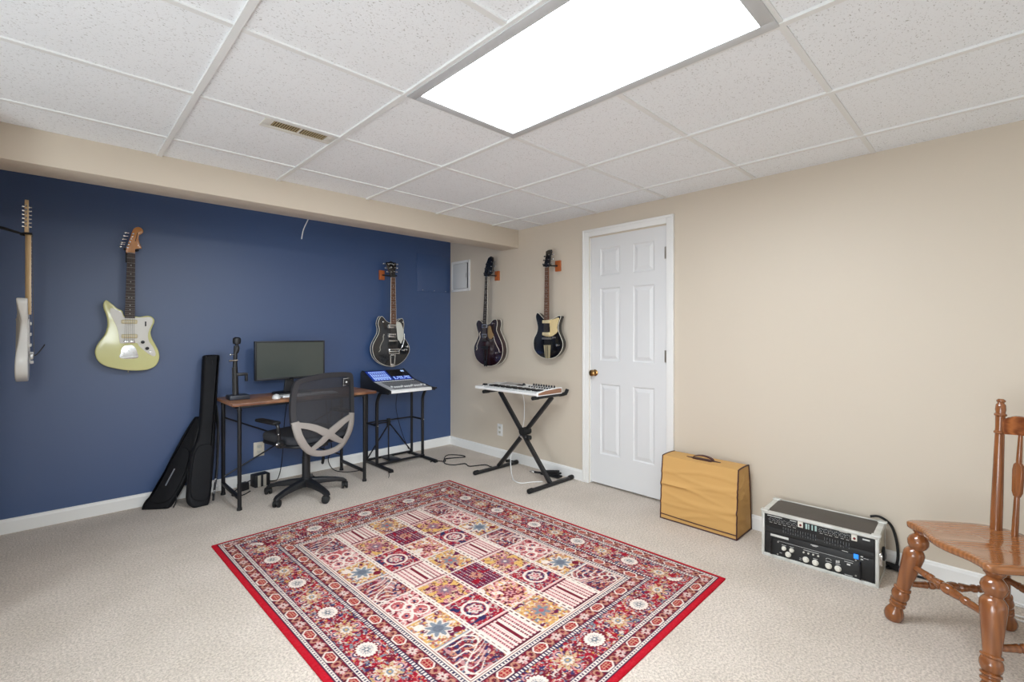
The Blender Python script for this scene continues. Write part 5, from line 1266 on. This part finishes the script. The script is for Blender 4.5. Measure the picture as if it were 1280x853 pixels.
                put(g & (np.abs(rad-.058) < .0062), CREAM); put(g & (np.abs(rad-.043) < .003), NAVY)
                put(g & (np.abs(rad-.026-.006*np.cos(6*an)) < .0065), CREAM*.85); put(g & (rad < .013), PINK)
            elif k == 'plum':
                put(g, PLUM); put(g & (np.mod(sa+.5, .0193) < .0062) & (np.mod(sb, .0118) < .0062), CREAM*.9); put(g & (n1 > .66), RED*.9); put(g & (np.abs(np.mod(sa+.5, .0386)-.0193) < .003), WINE)
                q = rad/.04; put(g & (q < .9) & (n4 > .5), TAN)
            else:
                put(g, PINK*.75+CREAM*.24); put(g & (n1 > .60), TAN); put(g & (n4 > .66), ROSE); put(g & (n2 > .70), WINE); put(g & (n3 < .30), CREAM*.95); put(g & (n4 < .25), GOLD)
                q = np.hypot(sa, sb-.02)/.034; a2 = np.arctan2(sb-.02, sa); put(g & (q < 1+.3*np.cos(6*a2)), DRED*1.1); put(g & (q < .6+.2*np.cos(6*a2)), PINK*.9); put(g & (q < .25), PLUM)
    # cream dashed lines between the columns and around the field
    for c in range(1, 5):
        g = fld & (np.abs(X-(f0+c*fw)) < .0115) & (dy > f0); put(g, CREAM); put(g & (np.abs(X-(f0+c*fw)) < .0025) & (np.mod(Y, .034) < .020), WINE)
    for r in range(1, 7):
        g = fld & (np.abs(Y-(f0+r*fh)) < .0045) & (dx > f0); put(g, CREAM*.9)
    g = (d > .360) & (d < .376); put(g, CREAM); put((d > .366) & (d < .370), DRED)
    # yarn: every knot a little lighter or darker
    C *= (.86+.28*spk)[..., None]
    C += .012*(n5-.5)[..., None]; C = np.clip(C, 0, 1)
    # mesh
    T = .011
    top = np.stack([X-Wd/2, Ln/2-Y, np.full_like(X, T)], -1)
    rim = np.clip(d/.010, 0, 1); top[..., 2] -= .005*(1-rim)**2
    V = top.reshape(-1, 3); ncol = nx+1
    idx = np.arange(V.shape[0]).reshape(ny+1, nx+1)
    F = np.stack([idx[:-1, :-1], idx[1:, :-1], idx[1:, 1:], idx[:-1, 1:]], -1).reshape(-1, 4)
    loop = np.concatenate([idx[0, :-1], idx[:-1, -1], idx[-1, :0:-1], idx[:0:-1, 0]])
    nv = V.shape[0]; low = V[loop].copy(); low[:, 2] = 0.0005
    k = len(loop); li = np.arange(nv, nv+k)
    S = np.stack([loop, np.roll(loop, -1), np.roll(li, -1), li], -1)
    V = np.concatenate([V, low]); F = np.concatenate([F, S])
    me = bpy.data.meshes.new('rug'); me.vertices.add(len(V)); me.vertices.foreach_set('co', V.astype(np.float32).ravel())
    me.loops.add(F.size); me.loops.foreach_set('vertex_index', F.astype(np.int32).ravel())
    me.polygons.add(len(F)); me.polygons.foreach_set('loop_start', np.arange(0, F.size, 4, dtype=np.int32))
    me.update(calc_edges=True)
    ca = me.color_attributes.new('pattern', 'FLOAT_COLOR', 'POINT')
    CC = np.concatenate([C.reshape(-1, 3), np.tile(EDGE, (k, 1))]); CC = np.concatenate([CC, np.ones((len(CC), 1))], 1)
    ca.data.foreach_set('color', CC.astype(np.float32).ravel())
    m = bpy.data.materials.new('woven_wool'); m.use_nodes = True; nt = m.node_tree; b = nt.nodes['Principled BSDF']
    at = nt.nodes.new('ShaderNodeAttribute'); at.attribute_name = 'pattern'; nt.links.new(at.outputs['Color'], b.inputs['Base Color'])
    b.inputs['Roughness'].default_value = .9; b.inputs['Specular IOR Level'].default_value = .15
    nz = nt.nodes.new('ShaderNodeTexNoise'); nz.inputs['Scale'].default_value = 240; tc = nt.nodes.new('ShaderNodeTexCoord'); nt.links.new(tc.outputs['Object'], nz.inputs['Vector'])
    bp = nt.nodes.new('ShaderNodeBump'); bp.inputs['Strength'].default_value = .4; bp.inputs['Distance'].default_value = .003; nt.links.new(nz.outputs['Fac'], bp.inputs['Height']); nt.links.new(bp.outputs['Normal'], b.inputs['Normal'])
    me.materials.append(m)
    o = bpy.data.objects.new('patterned_rug', me); COL.objects.link(o); o.location = (1.5625, 2.10, 0); o.rotation_euler = (0, 0, math.radians(1.1))
    tag(o, 'large red patterned rug with garden squares on the beige carpet', 'rug')
rug()
# ------------------------------------------------------------------ added off-camera fill lamps
def area_fill(name, loc, rot, sx, sy, radiance):  # unseen area lamp added to even out the light
    l = bpy.data.lights.new(name, 'AREA'); l.shape = 'RECTANGLE'; l.size = sx; l.size_y = sy; l.energy = PI*radiance*sx*sy; l.color = (.86, .94, 1.0)
    o = bpy.data.objects.new(name, l); COL.objects.link(o); o.location = loc; o.rotation_euler = rot; return o
area_fill('fill_front', (.6, -2.5, 1.1), (math.radians(100), 0, 0), 4.4, 1.9, .4)  # added fill from behind the camera, no window there
area_fill('fill_side', (-2.5, .57, 1.1), (math.radians(100), 0, -PI/2), 1.2, 1.9, 8.3)  # added side fill, kept narrow to sharpen the shadow edge on the carpet
lamp = area_fill('fill_far_corner', (-.12, -.45, 1.75), (0, 0, 0), .9, .9, 4.6)  # added soft lamp by the camera, brightens the far corner
lamp.data.spread = math.radians(62); lamp.rotation_euler = (Vector((2.1, 3.9, .1))-lamp.location).to_track_quat('-Z', 'Y').to_euler()
area_fill('ceiling_fill_front', (1.0, -1.5, .35), (math.radians(180-20), 0, 0), 3.0, 1.0, .5)  # added unseen lamp aimed up to brighten the ceiling
area_fill('ceiling_fill_side', (-1.5, .3, .35), (math.radians(180-20), 0, -PI/2), 2.6, 1.0, 3.6)  # added upward fill for the ceiling, out of view on the left
# ------------------------------------------------------------------ camera, world, view
cam = bpy.data.cameras.new('camera'); co = bpy.data.objects.new('camera', cam); COL.objects.link(co)
cam.sensor_width = 36; cam.lens = 594/1280*36; cam.shift_y = -11/1280; cam.clip_start = .02
co.location = (0, 0, CAM); co.rotation_euler = (PI/2, 0, -math.radians(90-45.9485))
SC.camera = co
wd = bpy.data.worlds.new('world'); SC.world = wd; wd.use_nodes = True
wd.node_tree.nodes['Background'].inputs['Color'].default_value = (.9, .95, 1, 1); wd.node_tree.nodes['Background'].inputs['Strength'].default_value = .3
vs = SC.view_settings; vs.view_transform = 'Standard'; vs.look = 'None'; vs.gamma = 1; vs.use_curve_mapping = False
vs.exposure = 0.06
